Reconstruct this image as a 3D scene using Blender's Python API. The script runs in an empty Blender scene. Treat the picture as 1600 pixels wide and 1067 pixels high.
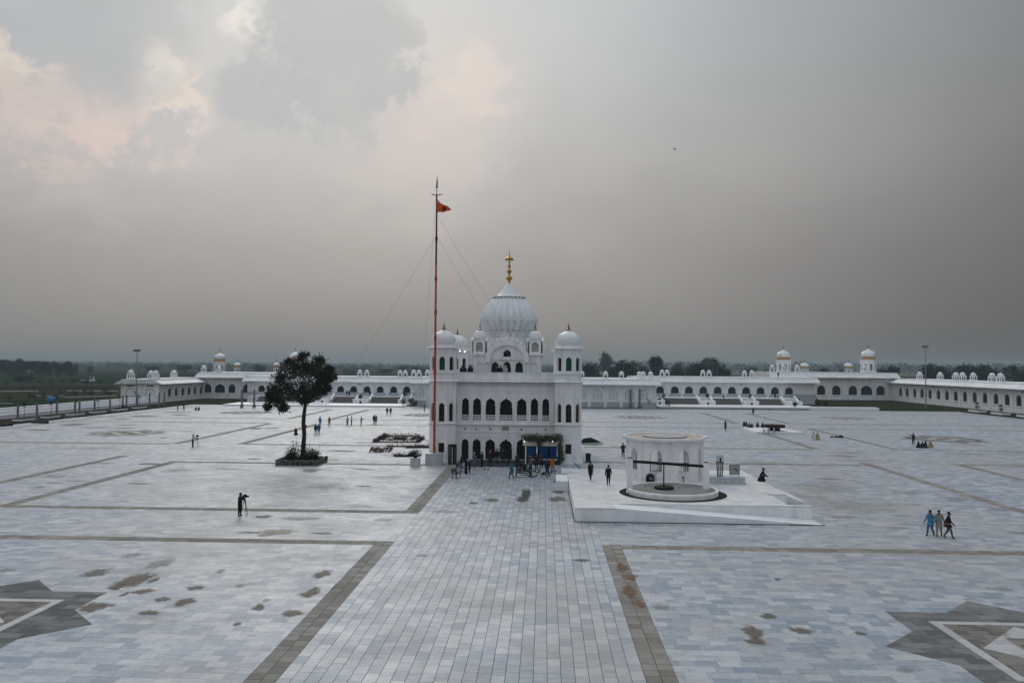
import bpy, math, random
import numpy as np
from mathutils import Vector, Matrix
from mathutils.geometry import tessellate_polygon
R = math.radians
random.seed(7)
rnd = random.Random(11)
scene = bpy.context.scene
COL = scene.collection
# ------------------------------------------------------------------ camera
FPX, HC = 1250.0, 12.0            # focal length in pixels of a 1600 px wide picture; eye height
_t = math.tan(R(0.42))
_y = Vector((50 / FPX, -(570.5 - 533.5) / FPX, -1.0)).normalized()
_z = Vector((1, -_t, 0)).cross(_y).normalized()
_x = _y.cross(_z)
MC = Matrix((_x, _y, _z))
cam = bpy.data.cameras.new('camera'); cam.lens = FPX / 1600 * 36; cam.sensor_width = 36
cam.clip_start = 0.5; cam.clip_end = 12000
camo = bpy.data.objects.new('camera', cam); COL.objects.link(camo)
camo.matrix_world = Matrix.Translation((0, 0, HC)) @ MC.to_4x4()
scene.camera = camo
def P(px, py, z=0.0):
    d = MC @ Vector(((px - 800) / FPX, -(py - 533.5) / FPX, -1)); t = (z - HC) / d.z
    return Vector((d.x * t, d.y * t, z))
def W(px, py, Y):
    d = MC @ Vector(((px - 800) / FPX, -(py - 533.5) / FPX, -1)); t = Y / d.y
    return Vector((d.x * t, Y, HC + d.z * t))
# ------------------------------------------------------------------ sky, sun, exposure
SUN_EL, SUN_AZ = 30.0, -14.0      # the sun stands behind cloud, ahead and a little to the left
world = bpy.data.worlds.new('World'); scene.world = world; world.use_nodes = True
def sky_nodes():
    nt = world.node_tree; N = nt.nodes; L = nt.links; N.clear()
    out = N.new('ShaderNodeOutputWorld'); bg = N.new('ShaderNodeBackground'); L.new(bg.outputs[0], out.inputs[0])
    tc = N.new('ShaderNodeTexCoord')
    def math_(op, a, b=None, c=None, clamp=False):
        n = N.new('ShaderNodeMath'); n.operation = op; n.use_clamp = clamp
        for i, v in enumerate((a, b, c)):
            if v is None: continue
            if isinstance(v, (int, float)): n.inputs[i].default_value = v
            else: L.new(v, n.inputs[i])
        return n.outputs[0]
    def ramp(fac, stops, interp='EASE'):
        n = N.new('ShaderNodeValToRGB'); n.color_ramp.interpolation = interp
        el = n.color_ramp.elements
        while len(el) < len(stops): el.new(0.5)
        for e, (p, c) in zip(el, stops): e.position = p; e.color = (*c, 1) if len(c) == 3 else c
        L.new(fac, n.inputs[0]); return n.outputs[0]
    def mix(fac, a, b, mode='MIX'):
        n = N.new('ShaderNodeMix'); n.data_type = 'RGBA'; n.blend_type = mode; n.clamp_factor = True
        if isinstance(fac, (int, float)): n.inputs[0].default_value = fac
        else: L.new(fac, n.inputs[0])
        for i, v in ((6, a), (7, b)):
            if isinstance(v, tuple): n.inputs[i].default_value = (*v, 1)
            else: L.new(v, n.inputs[i])
        return n.outputs[2]
    def dot(v):
        n = N.new('ShaderNodeVectorMath'); n.operation = 'DOT_PRODUCT'; L.new(tc.outputs['Generated'], n.inputs[0])
        n.inputs[1].default_value = v; return n.outputs['Value']
    def noise(scale, detail=6, rough=.55, sc=(1, 1, 1), off=(0, 0, 0), dist=0.0):
        m = N.new('ShaderNodeMapping'); L.new(tc.outputs['Generated'], m.inputs[0]); m.inputs['Scale'].default_value = sc
        m.inputs['Location'].default_value = off
        n = N.new('ShaderNodeTexNoise'); n.inputs['Scale'].default_value = scale; n.inputs['Detail'].default_value = detail
        n.inputs['Roughness'].default_value = rough; n.inputs['Distortion'].default_value = dist
        L.new(m.outputs[0], n.inputs['Vector']); return n.outputs['Fac']
    def pdir(px, py):
        return (MC @ Vector(((px - 800) / FPX, -(py - 533.5) / FPX, -1))).normalized()
    sep = N.new('ShaderNodeSeparateXYZ'); L.new(tc.outputs['Generated'], sep.inputs[0])
    z = math_('MAXIMUM', sep.outputs[2], 0.0)
    # overcast: dull at the horizon, lighter towards the zenith
    base = ramp(z, [(0.0, (.198, .190, .185)), (.05, (.243, .235, .230)), (.135, (.314, .304, .298)), (.25, (.425, .420, .416)), (.42, (.455, .486, .505)), (1.0, (.745, .82, .92))], 'LINEAR')
    # light spread round the hidden sun, and a bank of rain haze standing away to the right
    glow = math_('POWER', math_('MULTIPLY_ADD', dot(tuple(pdir(640, 120))), .5, .5), 7.0)
    fac = math_('MULTIPLY_ADD', glow, .26, .84)
    bank = math_('POWER', math_('MULTIPLY_ADD', dot(Vector((.84, .52, .20)).normalized()), .5, .5), 7.5)
    fac = math_('MULTIPLY', fac, math_('MULTIPLY_ADD', bank, -.86, 1.0))
    bank2 = math_('POWER', math_('MULTIPLY_ADD', dot(Vector((-.80, .60, .04)).normalized()), .5, .5), 14.0)
    fac = math_('MULTIPLY', fac, math_('MULTIPLY_ADD', bank2, -.14, 1.0))
    c = mix(1.0, base, ramp(fac, [(0, (0, 0, 0)), (1, (1, 1, 1))], 'LINEAR'), 'MULTIPLY')
    n1 = noise(2.6, 7, .55, (1, 1, 1.8), (.3, .1, .2), .3)
    c = mix(1.0, c, ramp(n1, [(.28, (.90, .905, .915)), (.5, (.99, .99, .99)), (.72, (1.07, 1.065, 1.06))], 'LINEAR'), 'MULTIPLY')
    na = noise(9, 10, .64, (1, 1, 1.3), (1.7, .4, .9), .25); nb = noise(26, 8, .64, (1, 1, 1.2), (.7, 1.4, .1), .2)
    rag = math_('MULTIPLY_ADD', nb, .6, math_('ADD', na, -.80))
    def patch(px, py, rx, strength, col, amp, lo, hi, ry=None, tilt=0.0, wm=1.0):
        nonlocal c
        d = pdir(px, py); ang = math.atan(rx / FPX)
        if ry is None:
            a = math_('ARCCOSINE', math_('MINIMUM', dot(tuple(d)), 1.0)); q_ = math_('DIVIDE', a, ang)
        else:
            rt_ = d.cross(Vector((0, 0, 1))).normalized(); up = rt_.cross(d); ct, st_ = math.cos(R(tilt)), math.sin(R(tilt))
            u = math_('DIVIDE', dot(tuple(rt_ * ct + up * st_)), ang); w = math_('DIVIDE', dot(tuple(up * ct - rt_ * st_)), math.atan(ry / FPX))
            q_ = math_('SQRT', math_('ADD', math_('MULTIPLY', u, u), math_('MULTIPLY', w, w)))
            q_ = math_('ADD', q_, math_('MULTIPLY', math_('LESS_THAN', dot(tuple(d)), 0.0), 9.0))
        m = math_('SUBTRACT', 1.0, q_, clamp=True)
        e = math_('ADD', math_('MULTIPLY', m, wm), math_('MULTIPLY', rag, amp))
        r_ = N.new('ShaderNodeMapRange'); r_.interpolation_type = 'SMOOTHSTEP'; r_.inputs[1].default_value = lo; r_.inputs[2].default_value = hi; L.new(e, r_.inputs[0])
        k = math_('MULTIPLY', math_('MULTIPLY', r_.outputs[0], math_('MULTIPLY', m, 3.0, clamp=True)), strength, clamp=True)
        c = mix(k, c, col)
    # broad pale glow, then the ragged openings that show sunlit cloud
    for q in ((715, 140, 190, .60, (.56, .51, .475), .5, .1, .95), (650, 215, 230, .40, (.52, .455, .43), 1.0, .2, .95), (840, 60, 300, .30, (.47, .465, .46), .8, .2, .9), (230, 150, 260, .35, (.45, .44, .435), .9, .2, .9), (90, 180, 210, .45, (.47, .42, .40), 1.2, .2, .9), (330, 40, 200, .35, (.50, .49, .48), .8, .2, .9)):
        patch(*q)
    for q in ((10, 112, 150, .85, (.68, .54, .45), 4.4, .06, .70, 80, -14, 1.0), (28, 95, 80, .90, (.92, .76, .58), 5.2, .16, .85, 44, -20, 1.0), (135, 192, 170, .72, (.60, .485, .445), 4.6, .08, .85, 62, -14, 1.0), (20, 180, 120, .60, (.56, .455, .42), 4.4, .10, .90, 80, -30, 1.0),
              (265, 135, 62, .75, (.70, .60, .52), 5.4, .28, .95, 92, 24, .85), (253, 106, 36, .70, (.86, .78, .68), 5.0, .30, .95, 34, 0, .9), (300, 178, 120, .35, (.56, .50, .47), 4.6, .25, .95, 46, -25, .8),
              (400, 40, 60, .70, (.74, .69, .64), 5.6, .26, .95, 54, 20, .9), (370, 62, 90, .40, (.60, .565, .53), 4.6, .25, .95, 54, 30, .8), (735, 130, 110, .42, (.62, .545, .50), 3.4, .24, 1.0, 80, 10, .9), (690, 180, 150, .35, (.57, .50, .47), 4.2, .22, 1.0, 60, 20, .8), (640, 215, 160, .25, (.53, .465, .44), 4.2, .25, 1.0, 50, 15, .8)):
        patch(*q)
    # the darker heap of cloud with a crisp lit edge
    for q in ((520, 110, 160, .72, (.350, .372, .388), 2.4, .12, .50), (430, 150, 110, .70, (.345, .366, .382), 2.4, .14, .55), (590, 95, 95, .75, (.345, .368, .385), 2.6, .14, .42), (500, 30, 110, .75, (.34, .365, .385), 2.6, .14, .46), (60, 35, 190, .60, (.335, .358, .378), 1.4, .15, .7), (190, 45, 150, .50, (.345, .366, .382), 1.6, .2, .7)):
        patch(*q)
    sk = N.new('ShaderNodeTexSky'); sk.sky_type = 'NISHITA'; sk.sun_disc = False
    sk.sun_elevation = R(SUN_EL); sk.sun_rotation = R(SUN_AZ); sk.dust_density = 5
    sc_ = N.new('ShaderNodeVectorMath'); sc_.operation = 'SCALE'; L.new(sk.outputs[0], sc_.inputs[0]); sc_.inputs['Scale'].default_value = .06
    c = mix(.03, c, sc_.outputs[0])
    L.new(c, bg.inputs['Color']); bg.inputs['Strength'].default_value = 1.0
sky_nodes()
sun = bpy.data.lights.new('sun', 'SUN'); sun.energy = 0.8; sun.angle = R(25); sun.color = (1, .95, .88)
suno = bpy.data.objects.new('sun', sun); COL.objects.link(suno)
_d = Vector((math.sin(R(SUN_AZ)) * math.cos(R(SUN_EL)), math.cos(R(SUN_AZ)) * math.cos(R(SUN_EL)), math.sin(R(SUN_EL))))
suno.rotation_euler = _d.to_track_quat('Z', 'Y').to_euler()
vs = scene.view_settings; vs.view_transform = 'Standard'; vs.look = 'None'; vs.gamma = 1; vs.use_curve_mapping = False; vs.exposure = 0.27
scene.cycles.volume_bounces = 1; scene.cycles.max_bounces = 6; scene.cycles.transparent_max_bounces = 24

# ------------------------------------------------------------------ materials
MATS = {}
def newmat(name):
    m = bpy.data.materials.new(name); m.use_nodes = True
    return m, m.node_tree.nodes, m.node_tree.links, m.node_tree.nodes['Principled BSDF']
def mat(name, col, rough=.7, var=.12, scale=3.0, bump=0.0, metal=0.0, spec=None, sc=(1, 1, 1), dark=None, lo=.35, hi=.7):
    """plain surface: colour with a little uneven wear"""
    if name in MATS: return MATS[name]
    if spec is None: spec = 0.0 if rough >= .9 else (.06 if max(col) < .13 else .3)
    m, N, L, b = newmat(name)
    tc = N.new('ShaderNodeTexCoord'); mp = N.new('ShaderNodeMapping'); mp.inputs['Scale'].default_value = sc
    L.new(tc.outputs['Object'], mp.inputs[0])
    n = N.new('ShaderNodeTexNoise'); n.inputs['Scale'].default_value = scale; n.inputs['Detail'].default_value = 6; n.inputs['Roughness'].default_value = .6
    L.new(mp.outputs[0], n.inputs['Vector'])
    r = N.new('ShaderNodeValToRGB'); e = r.color_ramp.elements
    a = dark or tuple(c * (1 - var) for c in col); z = tuple(min(1, c * (1 + (var if not dark else 0))) for c in col)
    e[0].position = lo; e[0].color = (*a, 1); e[1].position = hi; e[1].color = (*z, 1)
    L.new(n.outputs['Fac'], r.inputs[0]); L.new(r.outputs[0], b.inputs['Base Color'])
    b.inputs['Roughness'].default_value = rough; b.inputs['Metallic'].default_value = metal; b.inputs['Specular IOR Level'].default_value = spec
    if bump:
        bp = N.new('ShaderNodeBump'); bp.inputs['Strength'].default_value = bump; bp.inputs['Distance'].default_value = .05
        L.new(n.outputs['Fac'], bp.inputs['Height']); L.new(bp.outputs[0], b.inputs['Normal'])
    MATS[name] = m; return m
WHITE = mat('white_painted_plaster', (.82, .83, .85), .55, .06, 1.1, .08, sc=(1, 1, .22), dark=(.63, .635, .64), lo=.26, hi=.58)
WHITE2 = mat('white_marble_facing', (.80, .815, .84), .4, .06, .9, .05, dark=(.70, .715, .75), lo=.3, hi=.6)
ROOFW = mat('white_roof_coating', (.72, .73, .74), .65, .1, .35, dark=(.56, .57, .575), lo=.3, hi=.6)
GREYP = mat('grey_plinth_marble', (.42, .45, .50), .4, .12, 1.4)
PLINTH = mat('streaked_marble_block', (.45, .48, .51), .4, .2, 2.5, sc=(3, 3, .6))
STAIR = mat('dull_step_stone', (.16, .15, .14), .8, .15, 1.5)
GOLD = mat('gilded_metal', (.46, .25, .04), .36, .2, 6, metal=.85)
GOLDP = mat('ochre_gold_paint', (.42, .25, .06), .5, .15, 5)
BRASS = mat('dark_brass', (.22, .12, .03), .4, .2, 5, metal=.6)
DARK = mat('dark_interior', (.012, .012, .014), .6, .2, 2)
GLASS = mat('dark_window_glass', (.016, .020, .026), .15, .25, 1.5, spec=.15)
GLASSB = mat('blue_black_glass', (.016, .026, .04), .2, .3, 1.2, spec=.15)
BROWNW = mat('dark_brown_door', (.030, .022, .022), .5, .3, 1.8)
PURPLEW = mat('grey_brown_door', (.055, .048, .055), .55, .3, 1.5)
GREEN = mat('green_painted_shutter', (.012, .085, .035), .5, .3, 1.6, sc=(4, 4, .6))
WOODF = mat('brown_window_frame', (.12, .065, .03), .6, .2, 4)
IRON = mat('black_iron', (.012, .012, .013), .5, .2, 5)
GREYM = mat('grey_galvanised_metal', (.22, .24, .26), .5, .1, 4, metal=.3)
ORANGE = mat('saffron_cloth', (.46, .055, .006), .75, .25, 2.2, .25)
FLAGC = mat('bright_saffron_cloth', (.70, .085, .008), .7, .15, 3)
MAROON = mat('maroon_cloth', (.10, .022, .014), .8, .3, 3)
RUG = mat('charcoal_carpet', (.055, .060, .072), .95, .15, 2)
SOIL = mat('dark_soil', (.045, .036, .028), .95, .35, 2.5, .3)
LEAF = None
GRASS = mat('lawn_green', (.022, .036, .010), .95, .35, .5, dark=(.034, .030, .016))
def leaf_mat(name, a, b):
    m, N, L, bs = newmat(name)
    g = N.new('ShaderNodeNewGeometry'); r = N.new('ShaderNodeValToRGB'); r.color_ramp.elements[0].color = (*a, 1); r.color_ramp.elements[1].color = (*b, 1)
    L.new(g.outputs['Random Per Island'], r.inputs[0]); L.new(r.outputs[0], bs.inputs['Base Color'])
    bs.inputs['Roughness'].default_value = .8; bs.inputs['Specular IOR Level'].default_value = .06
    return m
LEAF = leaf_mat('dark_leaves', (.008, .012, .005), (.032, .042, .016))
LEAF2 = leaf_mat('far_leaves', (.009, .017, .010), (.026, .040, .019))
LEAF3 = leaf_mat('bush_leaves', (.020, .035, .010), (.060, .085, .028))
FLOW = leaf_mat('bedding_flowers', (.020, .022, .012), (.10, .035, .025))
FLOWR = leaf_mat('red_bedding_flowers', (.05, .02, .018), (.26, .10, .09))
BARK = mat('bark', (.030, .024, .019), .9, .3, 6, .5)

def tile_mat(name, brick=None, dirt=1.0, a=(.225, .27, .335), b=(.475, .492, .515), grey=False):
    """polished marble slabs. brick=None: the tone of each slab comes from its mesh (attribute tone), else a Brick Texture lays (w, h) slabs"""
    m, N, L, bs = newmat(name)
    geo = N.new('ShaderNodeNewGeometry')
    def noise(s, d=5, r=.55, sc=(1, 1, 1)):
        mp = N.new('ShaderNodeMapping'); mp.inputs['Scale'].default_value = sc; L.new(geo.outputs['Position'], mp.inputs[0])
        n = N.new('ShaderNodeTexNoise'); n.inputs['Scale'].default_value = s; n.inputs['Detail'].default_value = d; n.inputs['Roughness'].default_value = r
        L.new(mp.outputs[0], n.inputs['Vector']); return n.outputs['Fac']
    def mth(op, x, y):
        n = N.new('ShaderNodeMath'); n.operation = op
        for i, v in enumerate((x, y)):
            if isinstance(v, (int, float)): n.inputs[i].default_value = v
            else: L.new(v, n.inputs[i])
        return n.outputs[0]
    def mix(f, x, y, mode='MIX'):
        n = N.new('ShaderNodeMix'); n.data_type = 'RGBA'; n.blend_type = mode
        if isinstance(f, (int, float)): n.inputs[0].default_value = f
        else: L.new(f, n.inputs[0])
        for i, v in ((6, x), (7, y)):
            if isinstance(v, tuple): n.inputs[i].default_value = (*v, 1)
            else: L.new(v, n.inputs[i])
        return n.outputs[2]
    def ramp(f, stops):
        n = N.new('ShaderNodeValToRGB'); el = n.color_ramp.elements
        while len(el) < len(stops): el.new(.5)
        for e, (p, c) in zip(el, stops): e.position = p; e.color = (*c, 1)
        L.new(f, n.inputs[0]); return n.outputs[0]
    if brick:
        bt = N.new('ShaderNodeTexBrick'); L.new(geo.outputs['Position'], bt.inputs['Vector'])
        bt.inputs['Color1'].default_value = (0, 0, 0, 1); bt.inputs['Color2'].default_value = (1, 1, 1, 1); bt.inputs['Mortar'].default_value = (0, 0, 0, 1)
        bt.inputs['Scale'].default_value = 1; bt.inputs['Brick Width'].default_value = brick[0]; bt.inputs['Row Height'].default_value = brick[1]
        bt.inputs['Mortar Size'].default_value = 0.006; bt.inputs['Bias'].default_value = 0
        tone = bt.outputs['Color']
        sp = N.new('ShaderNodeSeparateColor'); L.new(tone, sp.inputs[0]); tone = sp.outputs[0]
    else:
        at = N.new('ShaderNodeAttribute'); at.attribute_name = 'tone'; tone = at.outputs['Fac']
    vein = noise(1.6, 8, .62, (1.0, 2.6, 1)); vein2 = noise(7, 6, .6, (.8, 2.4, 1))
    v = mth('ADD', mth('MULTIPLY', tone, .66), mth('ADD', mth('MULTIPLY', vein, 1.1), mth('MULTIPLY', vein2, .7)))
    v = mth('ADD', v, -.75)
    mid = tuple((x + y) / 2 for x, y in zip(a, b))
    c = ramp(v, [(.20, a), (.5, mid), (.80, b)])
    # worn, dusty areas and rain dirt
    n2 = noise(.055, 6, .6, (1, .8, 1)); n3 = noise(.23, 7, .65)
    dm = ramp(mth('ADD', mth('MULTIPLY', n2, .6), mth('MULTIPLY', n3, .4)), [(.44, (0, 0, 0)), (.60, (1, 1, 1))])
    sp = N.new('ShaderNodeSeparateColor'); L.new(dm, sp.inputs[0])
    c = mix(mth('MULTIPLY', sp.outputs[0], .55 * dirt), c, tuple(x * .72 for x in (.50, .475, .43)) if not grey else (.16, .15, .13))
    n4 = noise(.6, 8, .68, (.6, 1.3, 1))
    dk = ramp(n4, [(.56, (1, 1, 1)), (.72, (.60, .57, .52))])
    c = mix(.55 * dirt, c, dk, 'MULTIPLY')
    L.new(c, bs.inputs['Base Color'])
    rr = N.new('ShaderNodeMapRange'); L.new(n3, rr.inputs[0]); rr.inputs[1].default_value = .3; rr.inputs[2].default_value = .7; rr.inputs[3].default_value = .40; rr.inputs[4].default_value = .62
    L.new(rr.outputs[0], bs.inputs['Roughness']); bs.inputs['Specular IOR Level'].default_value = 0.0 if grey else .2
    bp = N.new('ShaderNodeBump'); bp.inputs['Strength'].default_value = .12; bp.inputs['Distance'].default_value = .02; L.new(vein2, bp.inputs['Height']); L.new(bp.outputs[0], bs.inputs['Normal'])
    return m
TILE = tile_mat('marble_slab')
SHEET = tile_mat('marble_slab_laid', (.86, .62), 1.0)
PLATF = tile_mat('white_marble_laid', (.9, .6), .6, a=(.56, .575, .59), b=(.74, .74, .74))
BAND = tile_mat('grey_band_slab', None, .8, a=(.22, .21, .19), b=(.35, .335, .305), grey=True)
BANDL = tile_mat('grey_band_laid', (.6, .6), .8, a=(.23, .225, .21), b=(.34, .332, .31), grey=True)
STARD = tile_mat('dark_star_stone', (1.2, .6), .5, a=(.12, .122, .124), b=(.23, .23, .23), grey=True)
STARW = tile_mat('pale_star_stone', (1.2, .6), .4, a=(.36, .375, .39), b=(.48, .48, .48))
STARB = tile_mat('brown_star_stone', (.9, .6), .5, a=(.14, .13, .12), b=(.25, .235, .22), grey=True)
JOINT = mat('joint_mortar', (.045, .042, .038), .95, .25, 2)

# ------------------------------------------------------------------ mesh builder
class MB:
    def __init__(s): s.v = []; s.f = []; s.t = []; s.mi = []; s.m = 0
    def add(s, vs, fs, tone=None):
        o = len(s.v); s.v += [tuple(v) for v in vs]
        for f in fs: s.f.append(tuple(i + o for i in f)); s.t.append(tone if tone is not None else .5); s.mi.append(s.m)
        return s
    def box(s, x0, x1, y0, y1, z0, z1, bottom=True):
        v = [(x, y, z) for z in (z0, z1) for y in (y0, y1) for x in (x0, x1)]
        f = [(4, 5, 7, 6), (0, 1, 5, 4), (1, 3, 7, 5), (3, 2, 6, 7), (2, 0, 4, 6)]
        if bottom: f.append((0, 2, 3, 1))
        return s.add(v, f)
    def slab(s, x0, x1, y0, y1, z0, z1, tone, e=.003):
        v = [(x0, y0, z0), (x1, y0, z0), (x1, y1, z0), (x0, y1, z0), (x0 + e, y0 + e, z1), (x1 - e, y0 + e, z1), (x1 - e, y1 - e, z1), (x0 + e, y1 - e, z1)]
        return s.add(v, [(4, 5, 6, 7), (0, 1, 5, 4), (1, 2, 6, 5), (2, 3, 7, 6), (3, 0, 4, 7)], tone)
    def prism(s, poly, z0, z1, top=True, bottom=False):
        n = len(poly); v = [(x, y, z0) for x, y in poly] + [(x, y, z1) for x, y in poly]
        f = [(i, (i + 1) % n, n + (i + 1) % n, n + i) for i in range(n)]
        if top: f.append(tuple(range(n, 2 * n)))
        if bottom: f.append(tuple(range(n - 1, -1, -1)))
        return s.add(v, f)
    def extrude_x(s, poly, x0, x1):            # poly in (y, z)
        n = len(poly); v = [(x0, y, z) for y, z in poly] + [(x1, y, z) for y, z in poly]
        f = [(i, n + i, n + (i + 1) % n, (i + 1) % n) for i in range(n)]
        f += [tuple(range(n)), tuple(range(2 * n - 1, n - 1, -1))]
        return s.add(v, f)
    def lathe(s, prof, n=16, c=(0, 0), ribs=0, amp=0.0, phase=0.0):
        v = []; k = len(prof)
        for r, z in prof:
            for i in range(n):
                a = 2 * math.pi * (i / n) + phase
                rr = r * (1 - amp * (1 - abs(math.sin(ribs * a / 2)))) if ribs else r
                v.append((c[0] + rr * math.cos(a), c[1] + rr * math.sin(a), z))
        f = [(j * n + i, j * n + (i + 1) % n, (j + 1) * n + (i + 1) % n, (j + 1) * n + i) for j in range(k - 1) for i in range(n)]
        f.append(tuple(range((k - 1) * n, k * n))); f.append(tuple(range(n - 1, -1, -1)))
        return s.add(v, f)
    def tube(s, p, q, r, r2=None, n=6):
        p = Vector(p); q = Vector(q); d = (q - p); r2 = r if r2 is None else r2
        if d.length < 1e-6: return s
        d.normalize(); u = d.orthogonal().normalized(); w = d.cross(u)
        v = [p + (u * math.cos(2 * math.pi * i / n) + w * math.sin(2 * math.pi * i / n)) * r for i in range(n)] + [q + (u * math.cos(2 * math.pi * i / n) + w * math.sin(2 * math.pi * i / n)) * r2 for i in range(n)]
        f = [(i, (i + 1) % n, n + (i + 1) % n, n + i) for i in range(n)] + [tuple(range(n - 1, -1, -1)), tuple(range(n, 2 * n))]
        return s.add(v, f)
    def path(s, pts, r, n=6):
        for i in range(len(pts) - 1):
            ra = r[i] if isinstance(r, (list, tuple)) else r; rb = r[i + 1] if isinstance(r, (list, tuple)) else r
            s.tube(pts[i], pts[i + 1], ra, rb, n)
        return s
    def wall(s, outer, holes, y0=0.0, th=.4, back=False):
        """panel in the x-z plane (outside looks to -y) pierced by holes, with reveals"""
        loops = [outer] + holes
        tri = tessellate_polygon([[Vector((x, z, 0)) for x, z in lp] for lp in loops])
        flat = [p for lp in loops for p in lp]; fl = []
        for t in tri:
            a, b, c = (flat[i] for i in t)
            cr = (b[0] - a[0]) * (c[1] - a[1]) - (b[1] - a[1]) * (c[0] - a[0])
            fl.append(tuple(t) if cr > 0 else (t[0], t[2], t[1]))
        n = len(flat)
        s.add([(x, y0, z) for x, z in flat], fl)
        if back: s.add([(x, y0 + th, z) for x, z in flat], [(t[0], t[2], t[1]) for t in fl])
        for k, lp in enumerate(loops):
            m = len(lp); v = [(x, y0, z) for x, z in lp] + [(x, y0 + th, z) for x, z in lp]
            ar = sum(lp[i][0] * lp[(i + 1) % m][1] - lp[(i + 1) % m][0] * lp[i][1] for i in range(m))
            ccw = ar > 0
            f = []
            for i in range(m):
                j = (i + 1) % m; q = (i, j, m + j, m + i)
                if (k == 0) != ccw: pass
                f.append(q if (k == 0) == (not ccw) else q[::-1])
            s.add(v, f)
        return s
    def rot(s, a, c=(0, 0), start=0):
        ca, sa = math.cos(a), math.sin(a)
        for i in range(start, len(s.v)):
            x, y, z = s.v[i]; s.v[i] = (c[0] + ca * x - sa * y, c[1] + sa * x + ca * y, z)
        return s
    def mesh(s, name, m, smooth=False):
        me = bpy.data.meshes.new(name); me.from_pydata(s.v, [], s.f)
        ms = m if isinstance(m, (list, tuple)) else [m]
        for x in ms: me.materials.append(x)
        if len(ms) > 1: me.polygons.foreach_set('material_index', s.mi)
        if any(t != .5 for t in s.t):
            a = me.attributes.new('tone', 'FLOAT', 'FACE'); a.data.foreach_set('value', s.t)
        if smooth: me.polygons.foreach_set('use_smooth', [True] * len(me.polygons))
        me.update(); return me
    def obj(s, name, m, parent=None, smooth=False, loc=None):
        return link(name, s.mesh(name, m, smooth), parent, loc)
def link(name, me, parent=None, loc=None, rotz=None):
    o = bpy.data.objects.new(name, me); COL.objects.link(o)
    if parent is not None: o.parent = parent
    if loc is not None: o.location = loc
    if rotz is not None: o.rotation_euler = (0, 0, rotz)
    return o
def tag(o, label=None, cat=None, group=None, kind=None):
    if label: o['label'] = label
    if cat: o['category'] = cat
    if group: o['group'] = group
    if kind: o['kind'] = kind
    return o
def thing(name, label, cat, loc=(0, 0, 0), rotz=0.0, group=None):
    o = link(name, None, None, loc, rotz); return tag(o, label, cat, group)
def copy_tree(o, parent=None):
    c = o.copy(); COL.objects.link(c)
    if parent is not None: c.parent = parent
    for ch in list(o.children): copy_tree(ch, c)
    return c
ORD = ['first', 'second', 'third', 'fourth', 'fifth', 'sixth', 'seventh', 'eighth', 'ninth', 'tenth', 'eleventh', 'twelfth', 'thirteenth', 'fourteenth', 'fifteenth', 'sixteenth', 'seventeenth', 'eighteenth', 'nineteenth', 'twentieth']
def arch(cx, w, z0, zt, kind='round', n=8):
    """outline of an arched opening, anticlockwise from its lower left"""
    h = w / 2
    if kind == 'rect': return [(cx - h, z0), (cx + h, z0), (cx + h, zt), (cx - h, zt)]
    pts = [(cx - h, z0), (cx + h, z0)]
    if kind == 'round':
        zs = zt - h
        pts += [(cx + h * math.cos(a), zs + h * math.sin(a)) for a in np.linspace(0, math.pi, n + 3)]
    elif kind == 'point':
        zs = zt - h * 1.35
        right = [(h, 0), (h * .96, .45 * h), (h * .74, .88 * h), (h * .36, 1.18 * h), (0, 1.35 * h)]
        pts += [(cx + x, zs + z) for x, z in right] + [(cx - x, zs + z) for x, z in right[-2::-1]]
    else:                                         # cusped with a small ogee tip
        zs = zt - h * 1.22
        right = [(h, -.42 * h), (h * .90, -.34 * h), (h * .90, -.16 * h), (h * .97, .02 * h), (h * .90, .38 * h), (h * .74, .62 * h), (h * .66, .66 * h), (h * .46, .86 * h), (h * .16, .96 * h), (h * .10, 1.10 * h), (0, 1.22 * h)]
        pts += [(cx + x, zs + z) for x, z in right] + [(cx - x, zs + z) for x, z in right[-2::-1]]
    out = []
    for p in pts:
        if not out or abs(p[0] - out[-1][0]) + abs(p[1] - out[-1][1]) > 1e-4: out.append((float(p[0]), float(p[1])))
    return out
def filled(poly, y):
    m = MB(); n = len(poly); m.add([(x, y, z) for x, z in poly], [tuple(range(n))]); return m
def inset(poly, d, z0=None):
    cx = sum(p[0] for p in poly) / len(poly); cz = sum(p[1] for p in poly) / len(poly)
    xs = [p[0] for p in poly]; zs = [p[1] for p in poly]; w = (max(xs) - min(xs)) / 2; h = (max(zs) - min(zs)) / 2
    mx, mz = (max(xs) + min(xs)) / 2, (max(zs) + min(zs)) / 2
    return [(mx + (x - mx) * (1 - d / w), mz + (z - mz) * (1 - d / h)) for x, z in poly]
def ngon(n, r, c=(0, 0), ph=0.0):
    return [(c[0] + r * math.cos(2 * math.pi * i / n + ph), c[1] + r * math.sin(2 * math.pi * i / n + ph)) for i in range(n)]
DOME_P = [(.80, 0), (.93, .16), (1.0, .42), (.985, .66), (.90, .90), (.74, 1.10), (.52, 1.25), (.30, 1.36), (.16, 1.46), (.07, 1.58), (.03, 1.66)]
def dome(m, c, z, r, h, n=24, ribs=0, amp=.04):
    return m.lathe([(p * r, z + q / 1.66 * h) for p, q in DOME_P], n, c, ribs, amp)
def spike(m, c, z, h, r):
    return m.lathe([(r * .3, z), (r * .35, z + .12 * h), (r, z + .28 * h), (r * .45, z + .42 * h), (r * .2, z + .48 * h), (r * .55, z + .56 * h), (r * .18, z + .66 * h), (.01, z + h)], 8, c)

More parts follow.
